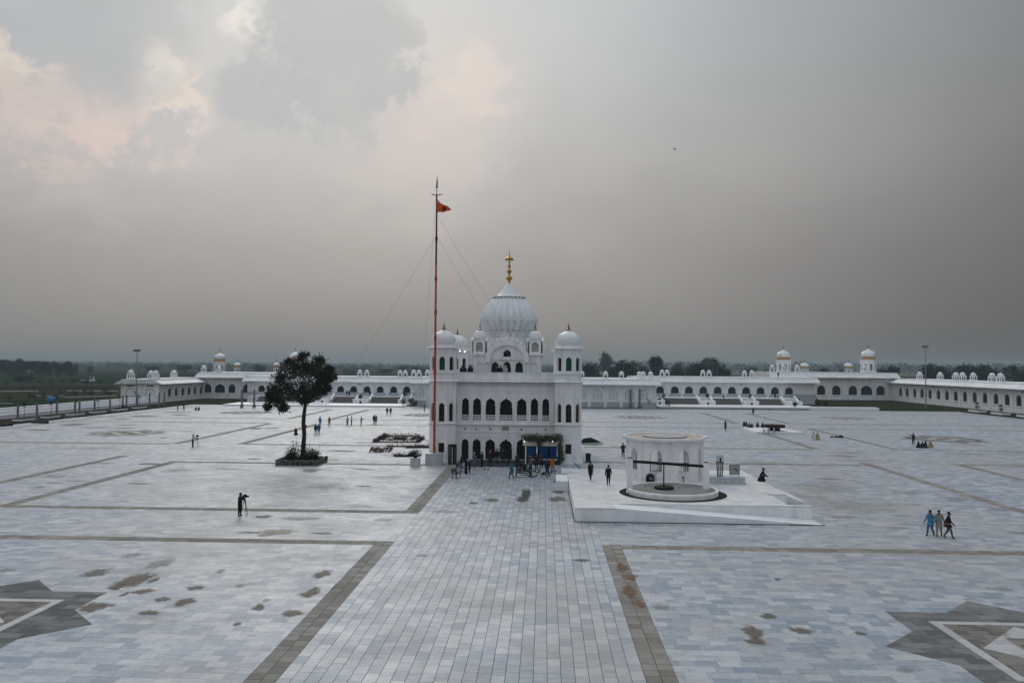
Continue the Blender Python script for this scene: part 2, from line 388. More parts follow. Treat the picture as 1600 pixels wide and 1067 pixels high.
# ------------------------------------------------------------------ ground, plaza
def build_ground():
    m, N, L, b = newmat('field_ground')
    geo = N.new('ShaderNodeNewGeometry')
    def noise(s, d, sc):
        mp = N.new('ShaderNodeMapping'); mp.inputs['Scale'].default_value = sc; L.new(geo.outputs['Position'], mp.inputs[0])
        n = N.new('ShaderNodeTexNoise'); n.inputs['Scale'].default_value = s; n.inputs['Detail'].default_value = d; L.new(mp.outputs[0], n.inputs['Vector']); return n.outputs['Fac']
    def ramp(f, st):
        n = N.new('ShaderNodeValToRGB'); el = n.color_ramp.elements
        while len(el) < len(st): el.new(.5)
        for e, (p, c) in zip(el, st): e.position = p; e.color = (*c, 1)
        L.new(f, n.inputs[0]); return n.outputs[0]
    a = ramp(noise(.02, 5, (.25, 1.6, 1)), [(.35, (.030, .034, .016)), (.46, (.050, .038, .027)), (.55, (.028, .036, .016)), (.66, (.065, .050, .036))])
    c = ramp(noise(.25, 6, (1, 1, 1)), [(.35, (.7, .7, .7)), (.65, (1.2, 1.2, 1.2))])
    mx = N.new('ShaderNodeMix'); mx.data_type = 'RGBA'; mx.blend_type = 'MULTIPLY'; mx.inputs[0].default_value = 1; L.new(a, mx.inputs[6]); L.new(c, mx.inputs[7])
    L.new(mx.outputs[2], b.inputs['Base Color']); b.inputs['Roughness'].default_value = 1; b.inputs['Specular IOR Level'].default_value = 0
    g = MB(); g.box(-4600, 4600, -500, 5600, -2, -.12)
    tag(g.obj('ground', m), kind='structure')
build_ground()
PX0, PX1, PY0, PY1 = -100.5, 114.0, -20.0, 226.0
TY0, TY1 = 26.0, 103.0                     # slabs are separate solids here
LB = (-11.25, -10.05); RB = (3.97, 5.2)      # grey bands beside the aisle
bed = MB(); bed.box(PX0, PX1, PY0, PY1, -.5, -.014); bed = bed.obj('pavement', JOINT)
tag(bed, kind='structure')
def sheet(x0, x1, y0, y1, z, m, name):
    b = MB(); b.add([(x0, y0, z), (x1, y0, z), (x1, y1, z), (x0, y1, z)], [(0, 1, 2, 3)]); o = b.obj(name, m, bed); return o
sheet(PX0, PX1, TY1, PY1, 0, SHEET, 'laid_paving')
sheet(PX0, PX1, PY0, TY0, 0, SHEET, 'laid_paving')
# grey bands: longitudinal (x0, x1, y0, y1) and cross
VB = [(*LB, PY0, 54.3), (*RB, PY0, 54.3), (*LB, 64.4, 90.0), (*RB, 64.4, 62.0)]
VB = [(*LB, PY0, 54.3), (*RB, PY0, 54.3), (*LB, 64.4, 103.0), (39.6, 40.8, 64.4, 103.0), (39.6, 40.8, PY0, 54.3), (-45.3, -44.1, 64.4, 96.0), (-54.3, -53.1, 64.4, 101), (51.1, 52.3, 64.4, 103.0)]
HB = [(PX0, LB[0], 53.1, 54.3), (RB[1], 39.6, 53.1, 54.3), (40.8, PX1, 53.1, 54.3), (-44.1, LB[0], 64.4, 65.6), (PX0, -54.3, 64.4, 65.6), (5, 39.6, 99.6, 100.8), (52.3, PX1, 101.8, 103.0), (-44.1, LB[0], 94.8, 96)]
BANDS = [(a, b, max(c, TY0), min(d, TY1)) for a, b, c, d in VB + HB if min(d, TY1) > max(c, TY0)]
def in_band(x, y):
    return any(a - 1e-4 <= x <= b + 1e-4 and c - 1e-4 <= y <= d + 1e-4 for a, b, c, d in BANDS)
rt = random.Random(3)
slabs = []           # (key, x0, x1, y0, y1)
def clip_rects(x0, x1, y0, y1):
    """cut a slab against the bands (slabs sit inside panels, so only axis cuts)"""
    rects = [(x0, x1, y0, y1)]
    for a, b, c, d in BANDS:
        nxt = []
        for (p, q, r_, s_) in rects:
            if q <= a or p >= b or s_ <= c or r_ >= d: nxt.append((p, q, r_, s_)); continue
            if p < a: nxt.append((p, a, r_, s_))
            if q > b: nxt.append((b, q, r_, s_))
            pa, qb = max(p, a), min(q, b)
            if r_ < c: nxt.append((pa, qb, r_, c))
            if s_ > d: nxt.append((pa, qb, d, s_))
        rects = nxt
    return [q for q in rects if q[1] - q[0] > .04 and q[3] - q[2] > .04]
def vis(x, y, mar=4.0): return -0.62 * y - 3 - mar * .6 < x < .60 * y + 3 + mar * .6 + .05 * y
# aisle: columns along the view, joints staggered
nx = 26; wcol = (RB[0] - LB[1]) / nx
for i in range(nx):
    x0 = LB[1] + i * wcol; y = TY0 - rt.random() * .5
    while y < TY1:
        d = rt.choice((.62, .78, .78, .92)); slabs += [(x0, x0 + wcol, max(y, TY0), min(y + d, TY1))] if min(y + d, TY1) - max(y, TY0) > .05 else []
        y += d
# panels: rows across the view in running bond
for side in (-1, 1):
    y = TY0
    while y < TY1 - .05:
        d = min(.61, TY1 - y)
        x = LB[1] - rt.random() * .01 if side < 0 else RB[0]
        xe = -.64 * (y + 2) - 6 if side < 0 else .66 * (y + 2) + 6
        off = rt.choice((.3, .5, .8, .95)); k = 0
        while (x > xe and x > PX0) if side < 0 else (x < xe and x < PX1):
            w = off if k == 0 else rt.choice((.72, .9, .9, 1.05)); k += 1
            a, b = (x - w, x) if side < 0 else (x, x + w)
            slabs += clip_rects(a, b, y, y + d)
            x += side * w
        y += d
PLATE = (2.2, 23.0, 61.6, 85.5)
slabs = [s for s in slabs if not (s[0] > 3.2 and s[1] < 20 and s[2] > 65.5 and s[3] < 84.5)]
bands = []
for a, b, c, d in BANDS:
    if d - c > b - a:
        n = 2; y = c
        while y < d - .05:
            e = min(y + .62, d)
            for k in range(n): bands.append((a + (b - a) * k / n, a + (b - a) * (k + 1) / n, y, e))
            y = e
    else:
        a, b = max(a, -.66 * d - 6), min(b, .68 * d + 6); x = a
        while x < b - .05:
            e = min(x + .78, b)
            for k in range(2): bands.append((x, e, c + (d - c) * k / 2, c + (d - c) * (k + 1) / 2))
            x = e
def lay(rects, m, name, n_single, gap):
    sx = lambda r: (r[2] + r[3]) / 2 + abs((r[0] + r[1]) / 2 + .8) * .02
    inview = [r for r in rects if r[3] > 29.6 and -0.66 * r[2] < r[0] and r[1] < .62 * r[2] + 1]
    inview.sort(key=sx); chosen = set(inview[:n_single])
    cache = {}; st = MB()
    for r in rects:
        tone = min(1, max(0, rt.gauss(.5, .27))); dz = rt.uniform(-.003, .0)
        gp = gap if gap else (.016 if LB[1] - .01 < r[0] and r[1] < RB[0] + .01 else .004)
        w, h = r[1] - r[0] - gp, r[3] - r[2] - (gp if gap or gp < .01 else .009)
        if w < .02 or h < .02: continue
        if r in chosen:
            key = (round(w, 2), round(h, 2), int(tone * 6))
            if key not in cache:
                b = MB(); b.slab(-w / 2, w / 2, -h / 2, h / 2, -.013, 0, int(tone * 6) / 6 + .04); cache[key] = b.mesh(name, m)
            link(name, cache[key], bed, ((r[0] + r[1]) / 2, (r[2] + r[3]) / 2, dz))
        else:
            cx, cy = (r[0] + r[1]) / 2, (r[2] + r[3]) / 2
            st.slab(cx - w / 2, cx + w / 2, cy - h / 2, cy + h / 2, -.013, dz, tone + .0011)
    tag(st.obj(name + '_field', m, bed), kind='stuff')
lay(slabs, TILE, 'marble_tile', 300, None)
lay(bands, BAND, 'band_tile', 150, .02)
# far bands as thin sheets over the laid paving
def far_band(x0, x1, y0, y1, k=[0]):
    k[0] += 1; sheet(x0, x1, y0, y1, .004 + .0004 * (k[0] % 5), BANDL, 'band_strip')
for q in ((51.1, 52.3, 119.5, 159), (52.3, PX1, 158.0, 159.2), (52.3, PX1, 119, 120.2), (51.4, 52.6, 172, 208), (40.2, 41.4, 171, 209), (4.5, 40.2, 170.8, 172), (4.5, 40.2, 208, 209.2), (52.6, PX1, 208, 209.2), (52.6, PX1, 171, 172.2),
          (39.2, 40.4, 119, 158), (6, 39.2, 118, 119.2), (6, 39.2, 157, 158.2), (-45.4, -44.2, 117, 157), (-44.2, -14, 116.6, 117.8), (-44.2, -14, 156, 157.2), (-55, -53.8, 116.6, 158), (PX0, -55, 115.6, 116.8), (PX0, -55, 158.0, 159.2),
          (-56, -54.8, 171, 208), (-46.4, -45.2, 171, 208), (-45.2, 5, 171, 172.2), (-45.2, 4, 207, 208.2), (PX0, -56, 171, 172.2), (PX0, -56, 206, 207.2), (PX0, PX1, 218, 219.0), (110, 111, 104, 217), (PX0 + 4, PX0 + 5, 120, 217)):
    far_band(*q)
STARP = tile_mat('pale_worn_star_stone', (1.2, .6), .4, a=(.27, .27, .265), b=(.38, .38, .375), grey=True)
def star(c, r, name='star_inlay', dk=True):
    root = link(name, None, bed, (c[0], c[1], 0))
    def poly(pts, z, m, nm):
        b = MB(); n = len(pts); b.add([(x, y, z) for x, y in pts], [tuple(range(n))]); return b.obj(nm, m, root)
    def starpts(R_): return [(rr * math.cos(a), rr * math.sin(a)) for k in range(16) for a in [math.pi / 8 * k] for rr in [R_ if k % 2 == 0 else R_ * .7654]]
    # concave star: centre fan
    pts = starpts(r); b = MB(); b.add([(0, 0, .006)] + [(x, y, .006) for x, y in pts], [(0, 1 + i, 1 + (i + 1) % 16) for i in range(16)]); b.obj('star_field', STARD if dk else STARP, root)
    def ring(ro, ri, ph, z, m, nm):
        a = ngon(4, ro, ph=ph); i_ = ngon(4, ri, ph=ph); b = MB()
        b.add([(x, y, z) for x, y in a + i_], [(k, (k + 1) % 4, 4 + (k + 1) % 4, 4 + k) for k in range(4)]); b.obj(nm, m, root)
    ring(.72 * r, .635 * r, math.pi / 4, .010, STARW, 'pale_border')
    poly(ngon(4, .63 * r, ph=math.pi / 4), .009, STARB, 'inner_field')
    poly(ngon(4, .42 * r), .013, STARW, 'pale_diamond')
    poly(ngon(4, .27 * r, ph=math.pi / 4), .017, STARB, 'centre_square')
    poly(ngon(8, .06 * r), .021, STARD, 'centre_boss')
for c, r in (((21.9, 35.5), 7.1), ((-27.7, 36.2), 7.1), ((67.5, 138.5), 7.1), ((22.7, 188.2), 7.0), ((71.5, 192.5), 7.0), ((-70.5, 133.2), 6.9), ((-27.5, 189), 7.0), ((-72, 192), 7.0)):
    star(c, r, dk=c[1] < 60 or c[0] == 67.5)
# puddles and dirt marks on the slabs
def stain_mat(name, col, rough, edge):
    m, N, L, b = newmat(name)
    at = N.new('ShaderNodeAttribute'); at.attribute_name = 'fade'
    geo = N.new('ShaderNodeNewGeometry'); n = N.new('ShaderNodeTexNoise'); n.inputs['Scale'].default_value = 2.6; n.inputs['Detail'].default_value = 7; n.inputs['Roughness'].default_value = .65; L.new(geo.outputs['Position'], n.inputs['Vector'])
    ad = N.new('ShaderNodeMath'); ad.operation = 'MULTIPLY_ADD'; L.new(n.outputs['Fac'], ad.inputs[0]); ad.inputs[1].default_value = 2.0; ad.inputs[2].default_value = -1.06
    a2 = N.new('ShaderNodeMath'); a2.operation = 'ADD'; L.new(ad.outputs[0], a2.inputs[0]); L.new(at.outputs['Fac'], a2.inputs[1])
    r = N.new('ShaderNodeValToRGB'); e = r.color_ramp.elements; e[0].position = .08; e[0].color = (0, 0, 0, 1); e[1].position = .62; e[1].color = (edge,) * 3 + (1,)
    x = e.new(.85); x.color = (edge * .80,) * 3 + (1,)
    L.new(a2.outputs[0], r.inputs[0]); L.new(r.outputs[0], b.inputs['Alpha'])
    rc = N.new('ShaderNodeValToRGB'); rc.color_ramp.elements[0].position = .28; rc.color_ramp.elements[0].color = (*[c * .5 for c in col], 1); rc.color_ramp.elements[1].position = .5; rc.color_ramp.elements[1].color = (*col, 1)
    L.new(a2.outputs[0], rc.inputs[0]); L.new(rc.outputs[0], b.inputs['Base Color']); b.inputs['Roughness'].default_value = rough; b.inputs['Specular IOR Level'].default_value = .12
    return m
MUD = stain_mat('muddy_puddle', (.15, .12, .088), .7, .80)
WETM = stain_mat('wet_dirt', (.12, .112, .10), .6, .85)
DARKW = stain_mat('dark_wet_patch', (.045, .045, .042), .35, .92)
DUSTM = stain_mat('dry_dirt', (.27, .255, .23), .9, .42)
WORN = stain_mat('worn_dusty_slabs', (.30, .285, .255), .9, .42)
for n_ in WORN.node_tree.nodes:
    if n_.type == 'VALTORGB' and len(n_.color_ramp.elements) == 3: n_.color_ramp.elements[0].position = .18; n_.color_ramp.elements[2].position = .99; n_.color_ramp.elements[1].position = .75; n_.color_ramp.elements[1].color = (.22, .22, .22, 1)
    if n_.type == 'TEX_NOISE': n_.inputs['Scale'].default_value = .8
RUST = stain_mat('rust_stain', (.20, .095, .045), .8, .6)
def stain(px, py, wpx, hpx, m, seed, kz=[0]):
    kz[0] += 1; rs = random.Random(seed); c = P(px, py); s = c.y / FPX
    rx = wpx * s / 2 * 1.45; ry = hpx * (c.y ** 2) / (FPX * HC) / 2 * 1.45
    n = 18; ring = []
    a0 = [rs.uniform(.6, 1.15) for _ in range(n)]
    ring = [(rx * math.cos(2 * math.pi * i / n) * (a0[i] + a0[i - 1]) / 2, ry * math.sin(2 * math.pi * i / n) * (a0[i] + a0[i - 1]) / 2) for i in range(n)]
    z = .024 + .0003 * (kz[0] % 20)
    v = [(0, 0, z)] + [(x * .5, y * .5, z) for x, y in ring] + [(x, y, z) for x, y in ring]
    f = [(0, 1 + i, 1 + (i + 1) % n) for i in range(n)] + [(1 + i, 1 + n + i, 1 + n + (i + 1) % n, 1 + (i + 1) % n) for i in range(n)]
    b = MB(); b.add(v, f); me = b.mesh('puddle', m); at = me.attributes.new('fade', 'FLOAT', 'POINT'); at.data.foreach_set('value', [1.0] + [.62] * n + [0.0] * n)
    link('puddle', me, bed, (c.x, c.y, 0))
STAINS = [(209, 907, 52, 24, MUD), (183, 917, 20, 10, MUD), (240, 906, 14, 8, MUD), (223, 924, 30, 10, MUD), (146, 948, 46, 14, MUD), (148, 895, 34, 14, WETM), (205, 868, 28, 8, DUSTM), (250, 880, 34, 16, DUSTM), (305, 918, 28, 7, MUD), (255, 936, 24, 8, MUD),
          (288, 940, 28, 13, MUD), (232, 957, 34, 7, MUD), (195, 928, 10, 6, MUD), (344, 893, 14, 8, DUSTM), (375, 914, 16, 6, DUSTM), (404, 949, 18, 10, MUD), (416, 938, 12, 6, DUSTM), (371, 975, 12, 6, MUD), (459, 958, 32, 10, MUD), (485, 926, 24, 16, MUD), (503, 897, 30, 11, MUD), (10, 891, 30, 6, DUSTM),
          (1178, 988, 30, 18, MUD), (1182, 1002, 36, 12, MUD), (1201, 963, 28, 9, MUD), (1253, 985, 40, 9, MUD), (1343, 989, 18, 6, MUD), (1034, 948, 24, 8, DUSTM), (1560, 920, 40, 8, DUSTM), (1412, 1047, 24, 8, DUSTM), (1557, 986, 30, 20, DUSTM), (1215, 905, 10, 4, WETM),
          (822, 772, 14, 14, DARKW), (818, 780, 18, 10, DARKW), (870, 780, 30, 8, WETM), (872, 768, 22, 5, WETM), (768, 781, 22, 5, WETM), (740, 786, 14, 4, WETM), (872, 752, 16, 3, DARKW), (436, 831, 56, 7, DARKW), (416, 835, 20, 6, DARKW), (505, 833, 34, 3, WETM), (390, 832, 40, 3, WETM), (910, 875, 26, 4, MUD),  # the thinnest dark wet patch here stands in for a manhole cover
          (411, 807, 30, 4, MUD), (470, 810, 60, 6, DUSTM), (600, 812, 30, 4, DUSTM), (505, 760, 60, 14, WORN), (275, 735, 60, 8, WORN), (485, 736, 26, 4, WETM), (520, 718, 16, 2.5, DARKW), (1290, 762, 120, 16, WORN), (1330, 790, 140, 18, WORN), (1250, 775, 70, 10, WORN), (1570, 795, 60, 10, WORN), (1500, 780, 80, 12, WORN), (1420, 770, 60, 8, WORN),
          (972, 886, 22, 14, RUST), (984, 902, 22, 10, RUST), (984, 924, 26, 20, RUST), (1000, 944, 20, 12, RUST), (700, 800, 60, 6, WORN), (560, 790, 60, 8, WORN), (1140, 806, 40, 3, WORN), (1000, 812, 14, 4, WETM), (150, 700, 80, 5, WORN), (90, 745, 80, 6, WORN), (660, 868, 20, 3, DUSTM),
          (225, 650, 40, 2, WETM), (190, 655, 30, 1.5, WETM), (120, 662, 40, 1.5, WETM), (280, 648, 30, 1.5, WETM), (60, 672, 40, 2, WETM), (150, 668, 60, 2, DUSTM), (600, 745, 70, 4, WORN), (540, 705, 40, 3, DUSTM), (1100, 690, 60, 2, WORN), (1350, 720, 80, 4, WORN)]
for k in range(46):
    STAINS.append((rt.uniform(0, 660), rt.uniform(642, 765), rt.uniform(10, 46), rt.uniform(.8, 2.6), rt.choice((WETM, DUSTM, WORN))))
for k in range(26):
    STAINS.append((rt.uniform(1120, 1600), rt.uniform(690, 850), rt.uniform(20, 80), rt.uniform(1.5, 6), rt.choice((DUSTM, WORN, WORN))))
for i, s in enumerate(STAINS): stain(*s, 100 + i)

# ------------------------------------------------------------------ the domed shrine
TX, TY = -4.75, 107.4
def opening(name, poly, yw, m, parent, frame=None, mull=(), fw=.05):
    """leaf of a window or door: pane, bars and frame set inside its arched opening"""
    b = MB(); n = len(poly); b.add([(x, yw, z) for x, z in poly], [tuple(range(n))])
    b.m = 1
    if frame is not None:
        ins = inset(poly, fw)
        b.add([(x, yw - .05, z) for x, z in poly] + [(x, yw - .05, z) for x, z in ins] + [(x, yw, z) for x, z in ins], [(i, (i + 1) % n, n + (i + 1) % n, n + i) for i in range(n)] + [(n + i, n + (i + 1) % n, 2 * n + (i + 1) % n, 2 * n + i) for i in range(n)])
        xs = [p[0] for p in poly]
        for zz in mull: b.box(min(xs), max(xs), yw - .045, yw, zz - fw / 2, zz + fw / 2)
        cx = (min(xs) + max(xs)) / 2; zs = [p[1] for p in poly]
        if fw < .3 and len(mull): b.box(cx - fw * .35, cx + fw * .35, yw - .04, yw, min(zs), max(zs) - .02)
    return b.obj(name, [m, frame or m], parent)
def balustrade(x0, x1, y, z0, z1, parent, m=None):
    b = MB(); b.box(x0, x1, y - .05, y + .05, z1 - .09, z1); b.box(x0, x1, y - .05, y + .05, z0, z0 + .09); b.box(x0, x1, y - .035, y + .035, (z0 + z1) / 2 - .04, (z0 + z1) / 2 + .04)
    n = max(3, int((x1 - x0) / .17))
    for i in range(n + 1):
        x = x0 + (x1 - x0) * i / n; b.box(x - .03, x + .03, y - .03, y + .03, z0 + .09, z1 - .09)
    return b.obj('balustrade', m or WHITE, parent)
def build_temple():
    T = thing('domed_shrine', 'white domed shrine with four corner towers and a gilded finial standing on the plaza', 'temple', (TX, TY, 0))
    AX = [-5.15, -3.68, -1.97, 0, 1.97, 3.58, 5.0]; AW = [.90, 1.04, 1.24, 1.60, 1.22, .92, .86]
    yf = -6.4
    gp = [arch(x, w, .06, 2.72, 'cusp') for x, w in zip(AX, AW)]; fp = [arch(x, w, 4.9, 7.86, 'cusp') for x, w in zip(AX, AW)]
    b = MB(); b.wall([(-6.3, 0), (6.3, 0), (6.3, 10), (-6.3, 10)], gp + fp, yf, .55)
    b.box(-6.3, 6.3, yf - .22, yf, 4.42, 4.56)                         # ledge of the first floor
    b.box(-6.3, 6.3, yf - .09, yf, 4.30, 4.418); b.box(-6.3, 6.3, yf - .06, yf, 8.72, 8.83); b.box(-6.3, 6.3, yf - .05, yf, 3.52, 3.60)
    b.box(-6.3, 6.3, yf - .05, yf, 9.30, 9.38)
    for x0, x1 in zip([-6.3] + [a + w / 2 + .12 for a, w in zip(AX, AW)], [a - w / 2 - .12 for a, w in zip(AX, AW)] + [6.3]):
        xm = (x0 + x1) / 2; hw = min(.13, (x1 - x0) / 2 - .02)
        if hw > .03:
            b.box(xm - hw, xm + hw, yf - .08, yf, 4.564, 6.95); b.box(xm - hw - .04, xm + hw + .04, yf - .11, yf, 6.95, 7.06); b.box(xm - hw - .04, xm + hw + .04, yf - .12, yf, 4.564, 4.95)
            b.box(xm - hw * .8, xm + hw * .8, yf - .06, yf, .05, 1.85); b.box(xm - hw, xm + hw, yf - .09, yf, 1.85, 1.95)
    for x, w in zip(AX, AW):                                           # shallow frames above the arches
        for z in (2.98, 8.08):
            b.box(x - w / 2 - .1, x + w / 2 + .1, yf - .035, yf, z, z + .05); b.box(x - w / 2 - .1, x + w / 2 + .1, yf - .035, yf, z + .38, z + .43)
    b.obj('front_wall', WHITE, T)
    b = MB(); b.box(-6.3, 6.3, yf + 1.3, 6.9, 0, 9.94); b.box(-6.9, 6.9, yf + 1.4, 6.4, 0, 9.9); b.obj('hall_block', WHITE, T)
    for p, x in zip(gp, AX): opening('doorway', p, yf + .5, DARK, T)
    for p, x, w in zip(fp, AX, AW):
        opening('window', p, yf + .5, DARK, T)
        balustrade(x - w / 2, x + w / 2, yf + .12, 4.92, 5.66, T)
    for x, w in ((-5.15, .2), (-3.75, .2), (-1.95, .22), (-.05, .82), (1.98, .24), (5.0, .2)):
        b = MB(); b.box(x - w / 2, x + w / 2, yf - .10, yf, 3.80, 3.80 + (.24 if w < .5 else .44)); b.obj('wall_lamp' if w < .5 else 'stone_plaque', GREYM if w < .5 else mat('grey_green_plaque', (.24, .25, .22), .5, .15, 8), T)
    # roof ledge, brackets and parapet
    b = MB(); b.extrude_x([(yf - .75, 9.84), (yf - .75, 9.93), (yf + .3, 10.07), (yf + .3, 9.945)], -6.5, 6.5)
    n = 62
    for i in range(n):
        x = -6.2 + 12.4 * (i + .5) / n; b.box(x - .055, x + .055, yf - .42, yf, 9.52, 9.835)
    b.obj('cornice', WHITE, T)
    b = MB(); b.box(-6.2, 6.2, yf - .02, yf + .2, 10.07, 10.98); b.box(-6.25, 6.25, yf - .08, yf + .26, 10.982, 11.05)
    for x0, x1 in ((-6.0, -5.1), (-4.9, -4.0), (-3.8, -2.6), (-2.4, -.9), (-.7, .7), (.9, 2.4), (2.6, 3.8), (4.0, 4.9), (5.1, 6.0)):
        b.box(x0, x1, yf - .045, yf - .02, 10.24, 10.30); b.box(x0, x1, yf - .045, yf - .02, 10.72, 10.78); b.box(x0, x0 + .05, yf - .045, yf - .02, 10.3, 10.72); b.box(x1 - .05, x1, yf - .045, yf - .02, 10.3, 10.72)
    b.box(-6.6, -6.4, -6, 6, 10, 10.98); b.box(6.4, 6.6, -6, 6, 10, 10.98); b.box(-6.4, 6.4, 6.2, 6.4, 10, 10.98)
    b.obj('parapet', WHITE, T)
    for x in (-6.42, 6.34): 
        b = MB(); b.tube((x, yf - .28, .1), (x, yf - .28, 9.8), .07); b.obj('drainpipe', WHITE2, T)
    # corner towers
    ap = 1.62; hw = ap * math.tan(math.pi / 8)
    tw = link('corner_tower', None, T, (-7.78, -7.78, 0))
    wp = arch(0, .70, 5.0, 7.3, 'point'); up = arch(0, .68, 11.3, 13.0, 'point'); gr = arch(0, .74, 1.2, 2.4, 'rect')
    b = MB()
    for k in range(8):
        s0 = len(b.v); holes = [wp, up] + ([gr] if k in (0, 2, 4, 6) else [])
        b.wall([(-hw, 0), (hw, 0), (hw, 14.05), (-hw, 14.05)], holes, -ap, .32)
        b.box(-hw * .72, hw * .72, -ap - .03, -ap, 7.75, 7.82); b.box(-hw * .72, hw * .72, -ap - .03, -ap, 13.35, 13.42)
        fr = inset(arch(0, .96, 4.9, 7.52, 'point'), 0.0)
        ou = arch(0, .84, 4.93, 7.44, 'point'); m_ = len(fr)
        b.add([(x, -ap - .03, z) for x, z in fr] + [(x, -ap - .03, z) for x, z in ou], [(i, (i + 1) % m_, m_ + (i + 1) % m_, m_ + i) for i in range(m_)])
        b.rot(k * math.pi / 4, start=s0)
    b.obj('tower_wall', WHITE, tw)
    R8 = 1 / math.cos(math.pi / 8); ph = math.pi / 8
    b = MB()
    for z0, z1, a0, a1 in ((0, .34, 1.86, 1.80), (4.62, 4.76, 1.74, 1.80), (9.94, 10.06, 2.02, 1.86), (9.62, 9.935, 1.66, 1.78), (10.84, 10.98, 1.70, 1.74), (14.06, 14.17, 2.0, 1.90), (13.84, 14.055, 1.64, 1.80)):
        p0, p1 = ngon(8, a0 * R8, ph=ph), ngon(8, a1 * R8, ph=ph)
        b.add([(x, y, z0) for x, y in p0] + [(x, y, z1) for x, y in p1], [(i, (i + 1) % 8, 8 + (i + 1) % 8, 8 + i) for i in range(8)] + [tuple(range(8, 16)), tuple(range(7, -1, -1))])
    b.prism(ngon(8, 1.52 * R8, ph=ph), 14.17, 14.5)
    b.prism(ngon(8, 1.0 * R8, ph=ph), 0, 14.0)
    b.obj('ledge', WHITE, tw)
    b = MB(); dome(b, (0, 0), 14.42, 1.50, 2.15, 96, 16, .07); b.obj('dome', WHITE2, tw, True)
    b = MB(); b.lathe([(.34, 16.42), (.20, 16.5), (.1, 16.62)], 12); spike(b, (0, 0), 16.5, .9, .16); b.obj('finial', BRASS, tw, True)
    for k in range(8):
        a = k * math.pi / 4
        for nm, pl, m_, fr, mu in (('window', wp, DARK, WOODF, (5.55, 6.7)), ('shutter', up, GREEN if k % 2 == 0 else DARK, None, ())) + ((('low_window', gr, DARK, WOODF, ()),) if k % 2 == 0 else ()):
            o = opening(nm, pl, -ap + .26, m_, tw, fr, mu, .06); o.rotation_euler = (0, 0, a)
    for x, y in ((7.78, -7.78), (-7.78, 7.78), (7.78, 7.78)):
        c = copy_tree(tw, T); c.location = (x, y, 0)
    for i, (x, z) in enumerate(((-7.2, 13.9), (-6.5, 13.85))):
        b = MB(); b.box(x - .11, x + .11, 5.9, 6.1, z - .08, z + .1); b.m = 1; b.box(x - .09, x + .09, 5.88, 5.899, z - .06, z + .08)
        e, N, L, bs = newmat('lit_floodlight') if i == 0 else (MATS['lit'], None, None, None)
        if i == 0: bs.inputs['Emission Color'].default_value = (1, .98, .92, 1); bs.inputs['Emission Strength'].default_value = 3; MATS['lit'] = e
        b.obj('floodlight', [IRON, MATS['lit']], T)
    # upper block under the dome
    B = 4.37; yb = -B
    ops = [arch(-1.55, .98, 10.0, 12.45, 'cusp'), arch(0, .98, 10.0, 12.5, 'cusp'), arch(1.55, .98, 10.0, 12.45, 'cusp')]
    nic = [arch(x, .82, 10.6, 12.3, 'point') for x in (-3.5, 3.5)]
    b = MB(); b.wall([(-B, 9.95), (B, 9.95), (B, 13.25), (-B, 13.25)], ops + nic, yb, .22)
    b.box(-B, B, yb + .3, B, 9.95, 13.245)
    for s in (-1, 1): b.box(s * 2.72 - .13, s * 2.72 + .13, yb - .14, yb, 9.95, 12.9)
    b.obj('upper_wall', WHITE, T)
    b = MB()
    for p in nic: b.add([(x, yb + .14, z) for x, z in p], [tuple(range(len(p)))])
    b.obj('niche', WHITE2, T)
    for p in ops: opening('upper_doorway', p, yb + .2, mat('dim_green_door', (.008, .028, .016), .6, .4, 1.5), T)
    b = MB()
    for x0, x1 in ((-B - .3, -2.78), (2.78, B + .3)): b.box(x0, x1, yb - .3, yb + .6, 13.25, 13.37)
    b.box(-B - .3, -B + .6, yb + .6, B + .3, 13.25, 13.37); b.box(B - .6, B + .3, yb + .6, B + .3, 13.25, 13.37); b.obj('upper_cornice', WHITE, T)
    # arched gable over the front, repeated on the other sides
    def gable(par, ang):
        o_ = [(2.80 * math.cos(a), 12.75 + 2.36 * math.sin(a)) for a in np.linspace(0, math.pi, 21)]
        i_ = [(2.16 * math.cos(a), 12.75 + 1.78 * math.sin(a)) for a in np.linspace(0, math.pi, 21)]
        b = MB(); n = 21; y0, y1, y2 = yb - .42, yb - .1, yb + 1.9
        b.add([(x, y0, z) for x, z in o_] + [(x, y0, z) for x, z in i_] + [(x, y1, z) for x, z in i_] + [(x, y2, z) for x, z in o_],
              [(k, k + 1, n + k + 1, n + k) for k in range(n - 1)] + [(n + k, n + k + 1, 2 * n + k + 1, 2 * n + k) for k in range(n - 1)] + [(k, k + 1, 3 * n + k + 1, 3 * n + k) for k in range(n - 1)])
        b.add([(x, y1, z) for x, z in i_], [tuple(range(n))])
        for s in (-1, 1): b.box(s * 2.48 - .31, s * 2.48 + .31, y0, yb, 12.3, 12.748)
        b.box(-2.2, 2.2, y1 - .10, y1, 12.66, 12.745)
        # band of smaller arch inside
        for s in (-1, 1): b.box(s * 1.2 - .45, s * 1.2 + .45, y1 - .06, y1, 12.95, 13.02)
        b.box(-.78, -.5, y1 - .08, y1, 12.9, 14.1); b.box(.5, .78, y1 - .08, y1, 12.9, 14.1)
        b.rot(ang); g = b.obj('gable', WHITE, par)
        p = arch(0, 1.0, 13.05, 14.02, 'cusp'); w = MB(); w.add([(x, y1 - .02, z) for x, z in p], [tuple(range(len(p)))]); w.rot(ang); w.obj('gable_window', DARK, g)
        k = 9
